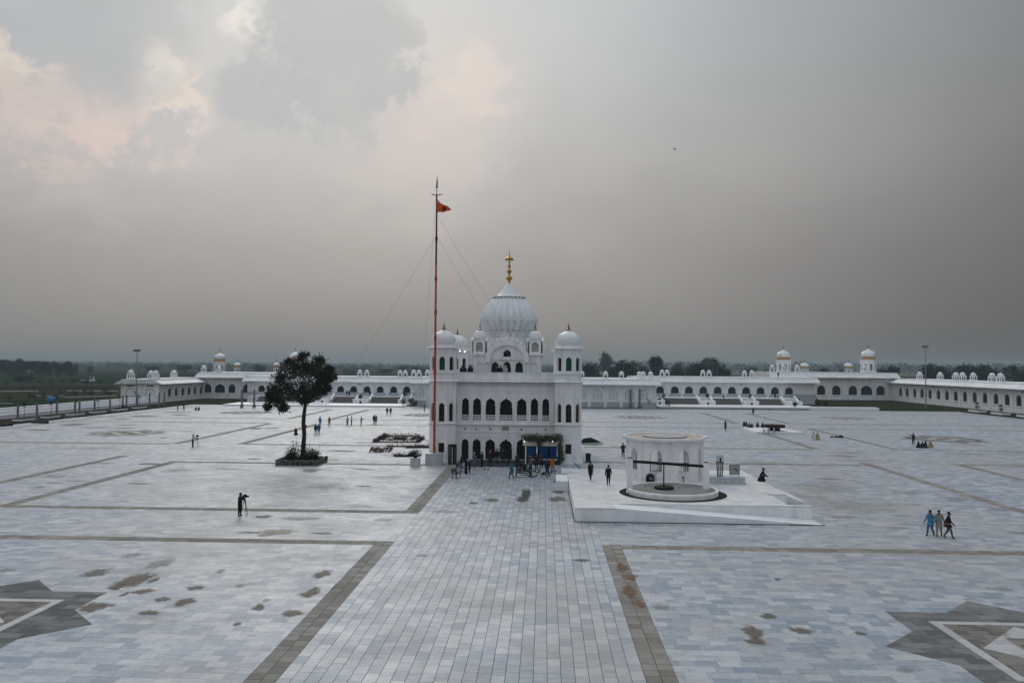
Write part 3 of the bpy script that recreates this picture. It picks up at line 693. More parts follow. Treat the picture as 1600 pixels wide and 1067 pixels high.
        for i in range(k):
            a = math.pi * (.17 + .66 * i / (k - 1)); u = MB(); x, z = 2.62 * math.cos(a), 12.75 + 2.22 * math.sin(a)
            u.box(x - .16, x + .16, yb - .3, yb, z - .25, z + .12)
            u.lathe([(.10, z + .12), (.2, z + .2), (.24, z + .42), (.14, z + .58), (.07, z + .64), (.12, z + .74), (.03, z + .92)], 10, (x, yb - .15))
            u.rot(ang); u.obj('pinnacle', WHITE, g, True)
    for k in range(4): gable(T, k * math.pi / 2)
    # corner kiosks of the upper block
    kb = link('roof_kiosk', None, T, (-3.6, -3.6, 13.37))
    kw = arch(0, .86, .34, 1.55, 'round'); b = MB()
    for k in range(4):
        s0 = len(b.v)
        top = [(.92 * math.cos(a), 1.62 + .42 * math.sin(a)) for a in np.linspace(0, math.pi, 9)]
        b.wall([(-.92, 0), (.92, 0)] + top, [kw], -.92, .16)
        o_ = [(1.06 * math.cos(a), 1.62 + .52 * math.sin(a)) for a in np.linspace(0, math.pi, 9)]; i_ = [(.9 * math.cos(a), 1.62 + .40 * math.sin(a)) for a in np.linspace(0, math.pi, 9)]
        b.add([(x, -1.06, z) for x, z in o_] + [(x, -1.06, z) for x, z in i_] + [(x, -.8, z) for x, z in o_] + [(x, -.9, z) for x, z in i_], [(q, q + 1, 10 + q, 9 + q) for q in range(8)] + [(q, q + 1, 19 + q, 18 + q) for q in range(8)] + [(9 + q, 10 + q, 28 + q, 27 + q) for q in range(8)])
        b.rot(k * math.pi / 2, start=s0)
    b.box(-1.02, 1.02, -1.02, 1.02, -.002, .12); b.box(-.9, .9, -.9, .9, 1.58, 1.95)
    b.obj('kiosk_wall', WHITE, kb)
    b = MB(); b.box(-.72, .72, -.72, .72, .12, 1.56); b.obj('kiosk_niche', mat('weathered_grey_plaster', (.36, .355, .34), .8, .2, 3), kb)
    b = MB(); dome(b, (0, 0), 1.86, .86, 1.55, 24, 12, .03); b.obj('dome', WHITE2, kb, True)
    b = MB(); b.lathe([(.36, 3.18), (.34, 3.22), (.1, 3.3)], 12); spike(b, (0, 0), 3.28, .95, .14); b.obj('finial', BRASS, kb, True)
    for x, y in ((3.6, -3.6), (-3.6, 3.6), (3.6, 3.6)):
        c = copy_tree(kb, T); c.location = (x, y, 13.37)
    # drum and great dome
    b = MB(); b.lathe([(3.05, 13.25), (3.05, 15.75), (3.18, 15.8), (3.22, 15.95), (3.08, 16.0), (3.08, 16.2), (3.2, 16.24), (3.2, 16.36)], 40)
    for i in range(40):
        a = 2 * math.pi * i / 40; b.tube((3.14 * math.cos(a), 3.14 * math.sin(a), 16.0), (3.14 * math.cos(a), 3.14 * math.sin(a), 16.24), .08, n=5)
    b.obj('drum', WHITE, T)
    yy = [745, 722, 700, 680, 660, 640, 620, 600, 580, 560, 540, 520, 500, 485, 470, 455]; hwid = [192, 212, 227, 237, 243, 243, 239, 233, 225, 214, 202, 188, 170, 154, 139, 125]
    zf = lambda y: 12 + (190.1 - y / 5.333) / 11.64
    prof = [(h / 5.333 / 11.64, zf(y)) for h, y in zip(hwid, yy)]
    b = MB(); b.lathe(prof, 168, (0, 0), 24, .12); b.obj('great_dome', WHITE2, T, True)
    b = MB()
    for i in range(28):                                               # lotus leaves moulded round the foot of the dome
        a = 2 * math.pi * i / 28; s0 = len(b.v); r0 = 3.92
        b.add([(r0 - .28, -.30, 17.5), (r0 - .28, .30, 17.5), (r0 + .01, .26, 18.0), (r0 + .04, 0, 18.45), (r0 + .01, -.26, 18.0), (r0 + .03, 0, 17.8)], [(0, 1, 5), (1, 2, 5), (2, 3, 5), (3, 4, 5), (4, 0, 5)]); b.rot(a, start=s0)
    b.obj('lotus_band', WHITE, T)
    b = MB(); cone = [(2.16, 21.0), (2.18, 21.09), (1.62, 21.22), (1.36, 21.5), (1.05, 21.9), (.78, 22.25), (.5, 22.6), (.3, 22.85), (.2, 22.98)]
    b.lathe(cone, 120, (0, 0), 20, .05)
    b.obj('dome_cap', WHITE2, T, True)
    b = MB()
    for i in range(22):
        a = 2 * math.pi * i / 22; b.lathe([(.02, 20.9), (.15, 20.98), (.15, 21.06), (.02, 21.14)], 8, (2.1 * math.cos(a), 2.1 * math.sin(a)))
    b.obj('cap_beading', mat('weathered_grey_plaster', (.36, .355, .34)), T)
    zz = lambda y: 12 + (190.1 - y / 5.333) / 11.64
    b = MB(); b.lathe([(.20, 22.95), (.10, 23.05), (.22, zz(318)), (.12, zz(312)), (.3, zz(303)), (.46, zz(290)), (.3, zz(277)), (.1, zz(268)), (.16, zz(260)), (.1, zz(254)), (.22, zz(243)), (.36, zz(232)), (.2, zz(220)), (.08, zz(212)), (.14, zz(206)), (.08, zz(200)), (.17, zz(194)), (.24, zz(186)), (.1, zz(176)), (.07, zz(165)), (.16, zz(158)), (.07, zz(152)), (.06, zz(140)), (.5, zz(139)), (.56, zz(131)), (.5, zz(124)), (.25, zz(114)), (.12, zz(108)), (.06, zz(98)), (.045, zz(75)), (.01, zz(54))], 24)
    for i in range(12):
        a = 2 * math.pi * i / 12; b.tube((.54 * math.cos(a), .54 * math.sin(a), zz(131)), (.54 * math.cos(a), .54 * math.sin(a), zz(143)), .03, .01, 5)
    b.obj('gilded_finial', GOLD, T, True)
    return T
build_temple()
# ------------------------------------------------------------------ flagpole with its guys
def build_pole():
    b0 = P(679, 727); y = b0.y + 1.0; x = W(679, 720, y).x - .06
    t = thing('plinth', 'octagonal grey marble plinth at the foot of the saffron flagpole', 'plinth', (x, y, 0))
    b = MB(); b.prism(ngon(8, 1.06, ph=math.pi / 8), 0, 1.27); b.prism(ngon(8, 1.10, ph=math.pi / 8), 1.272, 1.36); b.prism(ngon(8, 1.1, ph=math.pi / 8), -.01, .1)
    b.obj('plinth_block', PLINTH, t)
    for k in range(8):
        a = k * math.pi / 4 + math.pi / 8; b = MB(); b.box(-.02, .02, -.02, .02, .1, 1.27); o = b.obj('corner_strip', GREYP, t, loc=(1.065 * math.cos(a), 1.065 * math.sin(a), 0))
    top = W(681.5, 305, y); H = top.z
    p = thing('flagpole', 'tall slender flagpole wrapped in dark saffron cloth beside the shrine', 'flagpole', (x, y, 1.36))
    b = MB(); pts = []; rs = []; rr = random.Random(5); n = 70
    for i in range(n + 1):
        z = (H - 1.36) * i / n; pts.append((rr.uniform(-.012, .012), rr.uniform(-.012, .012), z)); rs.append((.165 - .075 * i / n) * rr.uniform(.93, 1.07) * (1.5 if i in (22, 31, 38, 47, 58) else 1))
    b.path(pts[:60], rs[:60], 9); b.obj('wrapped_shaft', ORANGE, p, True)
    b = MB(); b.path(pts[51:], [r * 1.02 for r in rs[51:]], 9)
    b.obj('upper_shaft', MAROON, p, True)
    zt = H - 1.36
    b = MB(); b.tube((0, 0, zt - .4), (0, 0, zt + .9), .06, .05); b.lathe([(.1, zt + .85), (.2, zt + .95), (.1, zt + 1.05)], 10)
    b.add([(-.11, 0, zt + 1.05), (0, -.03, zt + 1.05), (.11, 0, zt + 1.05), (0, .03, zt + 1.05), (.13, 0, zt + 1.5), (-.07, 0, zt + 1.6), (0, -.03, zt + 1.5), (0, .03, zt + 1.5), (.04, 0, zt + 2.45)], [(0, 1, 6, 5), (1, 2, 4, 6), (2, 3, 7, 4), (3, 0, 5, 7), (5, 6, 8), (6, 4, 8), (4, 7, 8), (7, 5, 8)]); b.obj('steel_spearhead', GREYM, p)
    b = MB(); b.path([(-.62, 0, zt + .18), (-.5, 0, zt + .04), (-.3, 0, zt), (.3, 0, zt), (.5, 0, zt + .03), (.72, 0, zt + .14)], .045); b.tube((-.42, 0, zt), (-.30, 0, zt + .17), .03); b.tube((.42, 0, zt + .02), (.3, 0, zt + .17), .03); b.lathe([(.05, zt - .12), (.15, zt), (.05, zt + .12)], 10); b.obj('crossbar', IRON, p)
    f = MB(); nu, nv = 16, 10; dz = 13.15
    tp = [(0, -.52), (.12, -.68), (.35, -.98), (.7, -1.16), (1.05, -1.28), (1.35, -1.42), (1.68, -1.76)]; bt = [(0, -2.22), (.1, -2.12), (.3, -2.05), (.55, -2.12), (.85, -2.08), (1.2, -1.96), (1.68, -1.80)]
    V = []
    for i in range(nu + 1):
        u = i / nu * 6; k = min(5, int(u)); q = u - k
        a = [tp[k][j] * (1 - q) + tp[k + 1][j] * q for j in (0, 1)]; c = [bt[k][j] * (1 - q) + bt[k + 1][j] * q for j in (0, 1)]
        for j in range(nv + 1):
            w = j / nv; V.append((.1 + a[0] * (1 - w) + c[0] * w, .12 * math.sin(i * .9) * (i / nu) + .03 * math.sin(j), zt + a[1] * (1 - w) + c[1] * w))
    f.add(V, [(i * (nv + 1) + j, (i + 1) * (nv + 1) + j, (i + 1) * (nv + 1) + j + 1, i * (nv + 1) + j + 1) for i in range(nu) for j in range(nv)])
    fl = f.obj('triangular_flag', FLAGC, p, True)
    e = MB(); c = (.95, -1.66)                                         # emblem: double-edged sword, ring and two curved blades
    yo = -.16
    e.add([(c[0] - .05, yo, zt + c[1] - .25), (c[0] + .05, yo, zt + c[1] - .25), (c[0] + .06, yo, zt + c[1] + .2), (c[0], yo, zt + c[1] + .32), (c[0] - .06, yo, zt + c[1] + .2)], [(0, 1, 2, 3, 4)])
    for s in (-1, 1):
        q = [(c[0] + s * .22 * math.cos(a), yo - .002, zt + c[1] + .26 * math.sin(a)) for a in np.linspace(-1.3, 1.1, 9)] + [(c[0] + s * (.13 + .03 * math.cos(a)) * math.cos(a), yo - .002, zt + c[1] + .20 * math.sin(a)) for a in np.linspace(1.1, -1.3, 9)]
        e.add(q, [(i, i + 1, 16 - i, 17 - i) for i in range(8)])
    o1 = ngon(16, .15); i1 = ngon(16, .10); e.add([(c[0] + a, yo - .004, zt + c[1] + .02 + d) for a, d in o1 + i1], [(i, (i + 1) % 16, 16 + (i + 1) % 16, 16 + i) for i in range(16)])
    e.obj('dark_emblem', IRON, fl)
    e = MB(); e.add([(1.62, -.02, zt - 1.74), (1.80, -.02, zt - 1.78), (1.62, -.02, zt - 1.83)], [(0, 1, 2)]); e.obj('dark_tip', IRON, fl)
    # guy wires
    ra = Vector((x, y, W(681, 368, y).z)); rb = Vector((x, y, W(692, 335, y).z))
    for lab, a, e_ in (('thin guy wire slanting from flagpole down left behind the tree', ra, P(470, 692)), ('thin guy wire running from flagpole across the dome to the paving', ra, P(912, 737)),
                       ('thin guy wire from just under the flag to the shrine roof', rb, Vector((TX + 3.2, 102.2, 11.9))), ('nearly upright thin wire from flag top to the flower beds', Vector((x - .1, y, H - .3)), P(652, 685))):
        g = MB(); d = [a.lerp(e_, i / 14) + Vector((0, 0, -1.1 * math.sin(math.pi * i / 14) * (a - e_).xy.length / 40)) for i in range(15)]
        g.path(d, .013, 4); tag(g.obj('guy_wire', mat('grey_steel_wire', (.16, .16, .17), .5, .1, 3, metal=.3)), lab, 'wire', 'guy wires of the flagpole')
    g = MB(); q = P(912, 737); g.tube(q + Vector((-1.1, .5, 1.0)), q, .05); g.box(q.x - .2, q.x + .2, q.y - .2, q.y + .2, 0, .1); tag(g.obj('guy_anchor', IRON), 'black anchor rod of the guy wire right of the shrine steps', 'anchor')
build_pole()

# ------------------------------------------------------------------ arcades round the plaza
def roof_kiosk(parent, u, v, z, s=1.0, gold=False):
    k = link('roof_kiosk', None, parent, (u, v, z)); k.scale = (s, s, s)
    key = 'kiosk_g' if gold else 'kiosk'
    if key not in MESHES:
        b = MB(); b.box(-.75, .75, -.75, .75, 0, .22)
        for x in (-.55, .55):
            for y in (-.55, .55): b.box(x - .1, x + .1, y - .1, y + .1, .22, 1.25)
        b.prism(ngon(8, .95, ph=math.pi / 8), 1.25, 1.36, bottom=True); b.box(-.45, .45, -.45, .45, 1.0, 1.248)
        MESHES[key] = b.mesh('kiosk_body', WHITE)
        b = MB(); dome(b, (0, 0), 1.36, .66, .95, 14); MESHES[key + 'd'] = b.mesh('kiosk_dome', WHITE2, True)
    link('kiosk_body', MESHES[key], k); link('dome', MESHES[key + 'd'], k)
MESHES = {}
def wing(name, label, loc, ang, L, D, zf, ops, ze, zr, over=1.6, kiosks=(), paneM=GLASSB, blind=(), dado=0.0, ks=1.0, sills=True, lintels=(), cat='building', inner=0.9, lamps=()):
    """a long low building: ops = [(u, width, z bottom, z top, kind)] along its front; eaves at ze, roof at zr"""
    t = thing(name, label, cat, loc, ang)
    polys = [arch(u, w, a, c, k) for u, w, a, c, k in ops]
    b = MB(); b.wall([(0, -.1), (L, -.1), (L, ze + .3), (0, ze + .3)], polys, 0, .5)
    us = [o[0] for o in ops]
    for i, (u, w, a, c, k) in enumerate(ops):
        if sills and i not in blind: b.box(u - w / 2 - .12, u + w / 2 + .12, -.14, 0, a - .34, a - .02)
        b.box(u - w / 2 - .15, u + w / 2 + .15, -.04, 0, c + .42, c + .5)
        b.box(u - w / 2 - .15, u + w / 2 + .15, -.04, 0, c + .95, c + 1.02) if c + 1.1 < ze else None
    for a_, b_ in zip(us[:-1], us[1:]):
        m_ = (a_ + b_) / 2; g = (b_ - a_) * .09; b.box(m_ - g, m_ + g, -.09, 0, -.1, ze + .25)
    b.obj('wall', WHITE, t)
    b = MB(); b.box(.02, L - .02, .95, D, -.1, ze + .35); b.box(.02, .5, .5, .949, -.1, ze + .35); b.box(L - .5, L - .02, .5, .949, -.1, ze + .35); b.obj('rear_block', WHITE, t)
    if dado: b = MB(); b.box(0, L, -.05, -.002, -.1, dado); b.obj('dado', GREYP, t)
    b = MB(); b.extrude_x([(-over, ze), (-over, ze + .14), (.9, zr - .35), (.95, zr), (D - 1, zr), (D + over, ze + .14), (D + over, ze), (0, ze + .31)], -over * .7, L + over * .7)
    b.obj('roof', ROOFW, t)
    for i, (p, o) in enumerate(zip(polys, ops)):
        if i in blind:
            q = opening('blind_window', p, .16, WHITE2, t, GREYP, (o[2] + .75, o[3] - o[1] / 2), .16)
        else:
            opening('window' if sills else 'doorway', p, inner if not sills else .38, paneM, t, IRON if sills else None, (o[2] + 1.0,) if sills else (), .05)
    for (u0, u1, z0, z1) in lintels: b = MB(); b.box(u0, u1, -.08, .01, z0, z1); b.obj('dark_vent', GLASS, t)
    for (u, v, s) in kiosks: roof_kiosk(t, u, v, zr - .02, s * ks)
    for u in lamps: b = MB(); b.tube((u, -.02, ze - .75), (u, -.5, ze - .6), .05); b.box(u - .18, u + .18, -.75, -.45, ze - .75, ze - .5); b.obj('wall_floodlight', IRON, t)
    return t
def px_u(px, Y, x0, x1=None):                      # where a pixel column meets a front that stands at depth Y
    return W(px, 600, Y).x - x0
# long hall behind the shrine
x0, x1, Y = -37.2, 32.0, 229.5
cs = [917 + 24.6 * k for k in range(-2, 5)]; us = [px_u(c, Y, x0) for c in (927 - 24.7 * 2, 927 - 24.7, 908, 933, 958, 983, 1005)]
us = [px_u(c, Y, x0) for c in (656, 682, 707, 732, 757, 783, 808, 833, 858, 883, 908, 933.5, 958.5, 983, 1005)]
kx = [px_u(c, Y + 8, x0) for c in (645.5, 657, 667, 680, 909.5, 945, 971.5, 997, 1005.5, 1014.5)]
wing('long_hall', 'long white hall with blind arched windows standing behind the shrine', (x0, Y, 0), 0, x1 - x0, 30, 0, [(u, 2.5, 2.5, 5.15, 'round') for u in us], 6.5, 8.2, 1.7, [(u, 5 if i % 2 else 9, 1.0) for i, u in enumerate(kx)], blind=set(range(len(us))), dado=1.65, lamps=[px_u(942, Y, x0)])
# right arcade above the stairs
x0, x1, Y = 30.5, 88.0, 264.0
us = [px_u(c, Y, x0) for c in (1031.5, 1054.5, 1076.5, 1099, 1121.5, 1143.7, 1166, 1188.5, 1211, 1233)]
wing('right_arcade', 'white arcade of open arches above the stairs right of the long hall', (x0, Y, 0), 0, x1 - x0, 20, 2.1, [(u, 2.6, 2.12, 5.4, 'round') for u in us], 6.75, 8.5, 1.8, [(px_u(c, Y + 6, x0), 6, 1.05) for c in (1034.5, 1042.3, 1098.3, 1108, 1163.3, 1175)], PURPLEW, sills=False, dado=3.15, lamps=[px_u(c, Y, x0) for c in (1107.5, 1157.5)])
# left arcade above the stairs
x0, x1, Y = -93.0, -36.0, 248.0
us = [px_u(c, Y, x0) for c in (388, 408.5, 429, 450, 470.5, 491, 512, 532.2, 552.5, 573.5, 594, 615, 635.6)]
wing('left_arcade', 'white arcade of open arches above the stairs left of the long hall', (x0, Y, 0), 0, x1 - x0, 20, 2.1, [(u, 2.2, 2.12, 5.05, 'round') for u in us if u > 1.5], 6.25, 7.95, 1.8, [(px_u(c, Y + 6, x0), 6, 1.0) for c in (562, 573, 625, 633, 480)], BROWNW, sills=False, dado=3.1, lamps=[px_u(563, Y, x0)])
# right corner block, its towers behind
x0, x1, Y = 84.5, 128.6, 299.0
ops = [(px_u(c, Y, x0), w, 1.9, 5.3, 'round') for c, w in ((1260.5, 3), (1283, 3), (1306.8, 3), (1332.5, 3), (1353.8, 4.4), (1375.8, 3))]
wing('right_corner_block', 'white corner block with dark arched windows joining the right arcades', (x0, Y, 0), 0, x1 - x0, 24, 0, ops, 8.1, 10.1, 1.9, [(px_u(c, Y + 5, x0), 4, 1.25) for c in (1205.5, 1223, 1244.5, 1350)], GLASSB)
# left corner block
x0, x1, Y = -115.2, -88.5, 264.0
ops = [(px_u(c, Y, x0), w, 2.0, 4.85, 'round') for c, w in ((325, 2.3), (343.75, 3.5), (362.5, 2.3), (385, 2.3), (406.7, 2.3))]
wing('left_corner_block', 'white corner block with blue-black arched windows behind the lone tree', (x0, Y, 0), 0, x1 - x0, 24, 0, ops, 6.95, 8.75, 1.8, [(px_u(343.75, Y + 5, x0), 4, 1.0), (px_u(318, Y + 8, x0), 8, 1.1)], GLASSB, ks=1)
# right wing: front looks to -x, u runs from the far end towards the camera
xw = 127.3
us = [299.5 - xw * FPX / (c - 850.3) for c in (1396, 1406, 1417.3, 1428.3, 1440.3, 1452.8, 1465.5, 1478.7, 1492.4, 1507, 1522.4, 1538.6, 1555.2, 1572.6, 1590.8)]
us += [us[-1] + 5.35 * k for k in range(1, 7)]
kk = [299.5 - (xw + 5) * FPX / (c - 850.3) for c in (1423, 1477, 1487, 1531, 1543.5, 1600)]
wing('right_wing', 'long white wing of arched windows along the right side of the plaza', (xw, 299.5, 0), -math.pi / 2, 124, 18, 0, [(u, 2.5, 1.95, 4.95, 'round') for u in us], 6.45, 8.0, 1.7, [(u, 5.5, 1.25) for u in kk] + [(30, 14, 1.2), (12, 12, 1.2)], GLASSB, lamps=[us[4] + 2.6, us[9] + 2.6, us[13] + 2.6])
# left wing: front looks to +x, u runs away from the camera
xw = -114.0
us = [114.0 * FPX / (850.3 - c) - 233.0 for c in (256.6, 267.4, 278, 288, 297.6, 307.4)]
t = wing('left_wing', 'low white wing with small arched windows and a gable end at the left', (xw, 233.0, 0), math.pi / 2, 33.5, 11.5, 0, [(max(u, .2), 2.2, 1.65, 4.15, 'round') for u in us], 5.45, 7.0, 1.5, [(2.0, 9.6, 1.25), (4, 4.5, 1.15), (3, 2.4, 1.15), (16, 9, 1.1), (24, 7, 1.1), (29, 9, 1.1)], GLASSB)
for u in (2.6, 8.6):                              # end wall towards the camera: large blind arches and vents
    pl = arch(0, 3.0, 1.7, 4.3, 'round'); q = MB(); n = len(pl); i_ = inset(pl, .22)
    q.add([(x, -.07, z) for x, z in pl] + [(x, -.07, z) for x, z in i_] + [(x, 0, z) for x, z in pl], [(k, (k + 1) % n, n + (k + 1) % n, n + k) for k in range(n)] + [(k, (k + 1) % n, 2 * n + (k + 1) % n, 2 * n + k) for k in range(n)])
    o = q.obj('blind_arch', GREYP, t, loc=(0, u, 0)); o.rotation_euler = (0, 0, -math.pi / 2)
    q = MB(); q.box(-.06, .02, u - 1.1, u + 1.1, 4.85, 5.2); q.obj('dark_vent', GLASS, t)
# gold banded towers rising behind the corner blocks
def gold_tower(px, Y, wpx, ytop, yband, ybase, label, small=False):
    c = W(px, 575, Y); s = Y / FPX; r = wpx * s / 2; zt = W(px, ytop, Y).z; zb = W(px, yband, Y).z
    t = thing('dome_tower', label, 'tower', (c.x, Y, 0), 0, 'domed towers behind the arcades')
    b = MB(); h = zb - r * .35
    if small:
        for k in range(8): a = k * math.pi / 4; b.tube((r * .8 * math.cos(a), r * .8 * math.sin(a), h - 3.2), (r * .8 * math.cos(a), r * .8 * math.sin(a), h), r * .13, n=6)
        b.prism(ngon(8, r * .98), h - .4, h, bottom=True); b.prism(ngon(8, r * .98), 7.0, h - 3.2, bottom=True)
    else:
        hw_ = r * math.tan(math.pi / 8)
        for k in range(8):
            s0 = len(b.v); b.wall([(-hw_, 4), (hw_, 4), (hw_, h), (-hw_, h)], [arch(0, hw_ * 1.0, h - 4.0, h - 1.4, 'point')], -r, .35); b.rot(k * math.pi / 4, start=s0)
        b.prism(ngon(8, r * 1.16, ph=math.pi / 8), h, h + .2, bottom=True)
    b.obj('tower_wall', WHITE, t)
    if not small:
        b = MB(); b.prism(ngon(8, r * .62, ph=math.pi / 8), 4, h - .1); b.obj('dark_core', GREYP, t)
    b = MB(); b.lathe([(r * 1.02, h + .2), (r * 1.04, zb - .1), (r * .98, zb + .25)], 24, ribs=24, amp=.05); b.obj('gold_band', GOLDP, t)
    b = MB(); dome(b, (0, 0), zb + .2, r, zt - zb - .2, 24, 16, .03); b.obj('dome', WHITE2, t, True)
    b = MB(); spike(b, (0, 0), zt - .1, 2.6 if not small else 2.2, .22); b.obj('finial', BRASS, t, True)
gold_tower(1224.3, 318, 20, 546, 559.5, 582, 'white gold-banded dome tower behind the right arcade, left of the tower pair')
gold_tower(1357, 318, 21, 544.5, 559, 582, 'white gold-banded dome tower behind the right corner block, right of the tower pair')
gold_tower(1257.2, 330, 13, 566, 574, 582, 'small open kiosk tower right of the first large right dome', True)
gold_tower(1326, 330, 13, 566, 574, 582, 'small open kiosk tower left of the last large right dome', True)
gold_tower(342.8, 300, 18, 551, 562.5, 582, 'white gold-banded dome tower above the left corner block')
gold_tower(461.5, 300, 19, 549, 561, 582, 'white dome tower partly hidden behind the crown of the lone tree')
gold_tower(370.5, 312, 11, 566, 572.5, 583, 'small open kiosk tower right of the left gold-banded dome', True)
gold_tower(432, 312, 11, 566, 572.5, 583, 'small open kiosk tower just left of the lone tree crown', True)

# terraces and stairs before the arcades
def stairs(name, label, xs, yb, yt, xa, xb, ped, grp, side):
    t = thing(name, label, 'stairs', (0, 0, 0))
    b = MB(); b.box(xa, xb, yt, yt + 17, -.05, 2.08); b.obj('terrace', WHITE2, t)
    n = 10
    for (p, q) in xs:
        b = MB()
        for i in range(n): b.box(p, q, yb + (yt - yb) * i / n, yt, 2.06 * i / n + .001 * i, 2.06 * (i + 1) / n)
        tag(b.obj('step_flight', STAIR, t))
    for i, (x0, x1) in enumerate(ped):
        b = MB(); b.box(x0, x1, yb - 1.6, yb + .4, -.05, 1.65); b.m = 1; b.box((x0 + x1) / 2 - .3, (x0 + x1) / 2 + .3, yb - 1.63, yb - 1.599, .2, 1.1); b.obj('pedestal', [WHITE, GLASS], t)
        for x in (x0 + .25, x1 - .25):
            b = MB(); b.add([(x - .25, yb + .4, -.05), (x + .25, yb + .4, -.05), (x + .25, yb + .4, 1.2), (x - .25, yb + .4, 1.2), (x - .25, yt + .3, -.05), (x + .25, yt + .3, -.05), (x + .25, yt + .3, 3.0), (x - .25, yt + .3, 3.0)], [(3, 2, 6, 7), (0, 1, 2, 3), (1, 5, 6, 2), (0, 3, 7, 4)]); b.obj('cheek_wall', WHITE, t)
    b = MB(); b.box(xa, xb, yb - 14, yb - 1.61, -.05, .42); b.obj('low_plinth', WHITE2, t)
    return t
stairs('stairs_right', 'wide grey stairs with white pedestals before the right arcade', [(37, 47.3), (52.2, 60.4), (65.2, 73)], 246.5, 252, 33, 79, [(33.6, 36.8), (47.5, 52), (60.6, 65), (73.2, 78)], 'r', 1)
stairs('stairs_left', 'wide grey stairs with white pedestals before the left arcade', [(-86, -68), (-62.9, -56.4), (-51.4, -43)], 235.5, 240, -90, -39, [(-67.5, -63.2), (-56.2, -51.6), (-42.8, -39.5)], 'l', -1)
def lawn(x0, x1, y0, y1, z, name='lawn', m=GRASS):
    b = MB(); b.box(x0, x1, y0, y1, z - .3, z); tag(b.obj(name, m), kind='structure')
lawn(88, 127, 233, 298.9, .06); lawn(-113.9, -90.2, 227.5, 263.9, .06); lawn(-113.9, -104, 205, 227.4, .04)
lawn(114.2, 127, 196, 232.9, .05, 'soil_strip', SOIL); lawn(114.2, 127, 150, 195.9, .05, 'side_path', GREYP)
b = MB(); b.box(75, 93, 226.3, 229.5, -.05, .85); tag(b.obj('low_wall', WHITE2), 'low white wall at the plaza edge before the right lawn', 'wall')
b = MB(); b.box(-84, -62, 226.3, 229.0, -.05, .75); tag(b.obj('low_wall', WHITE2), 'low white wall at the plaza edge before the left lawn', 'wall')

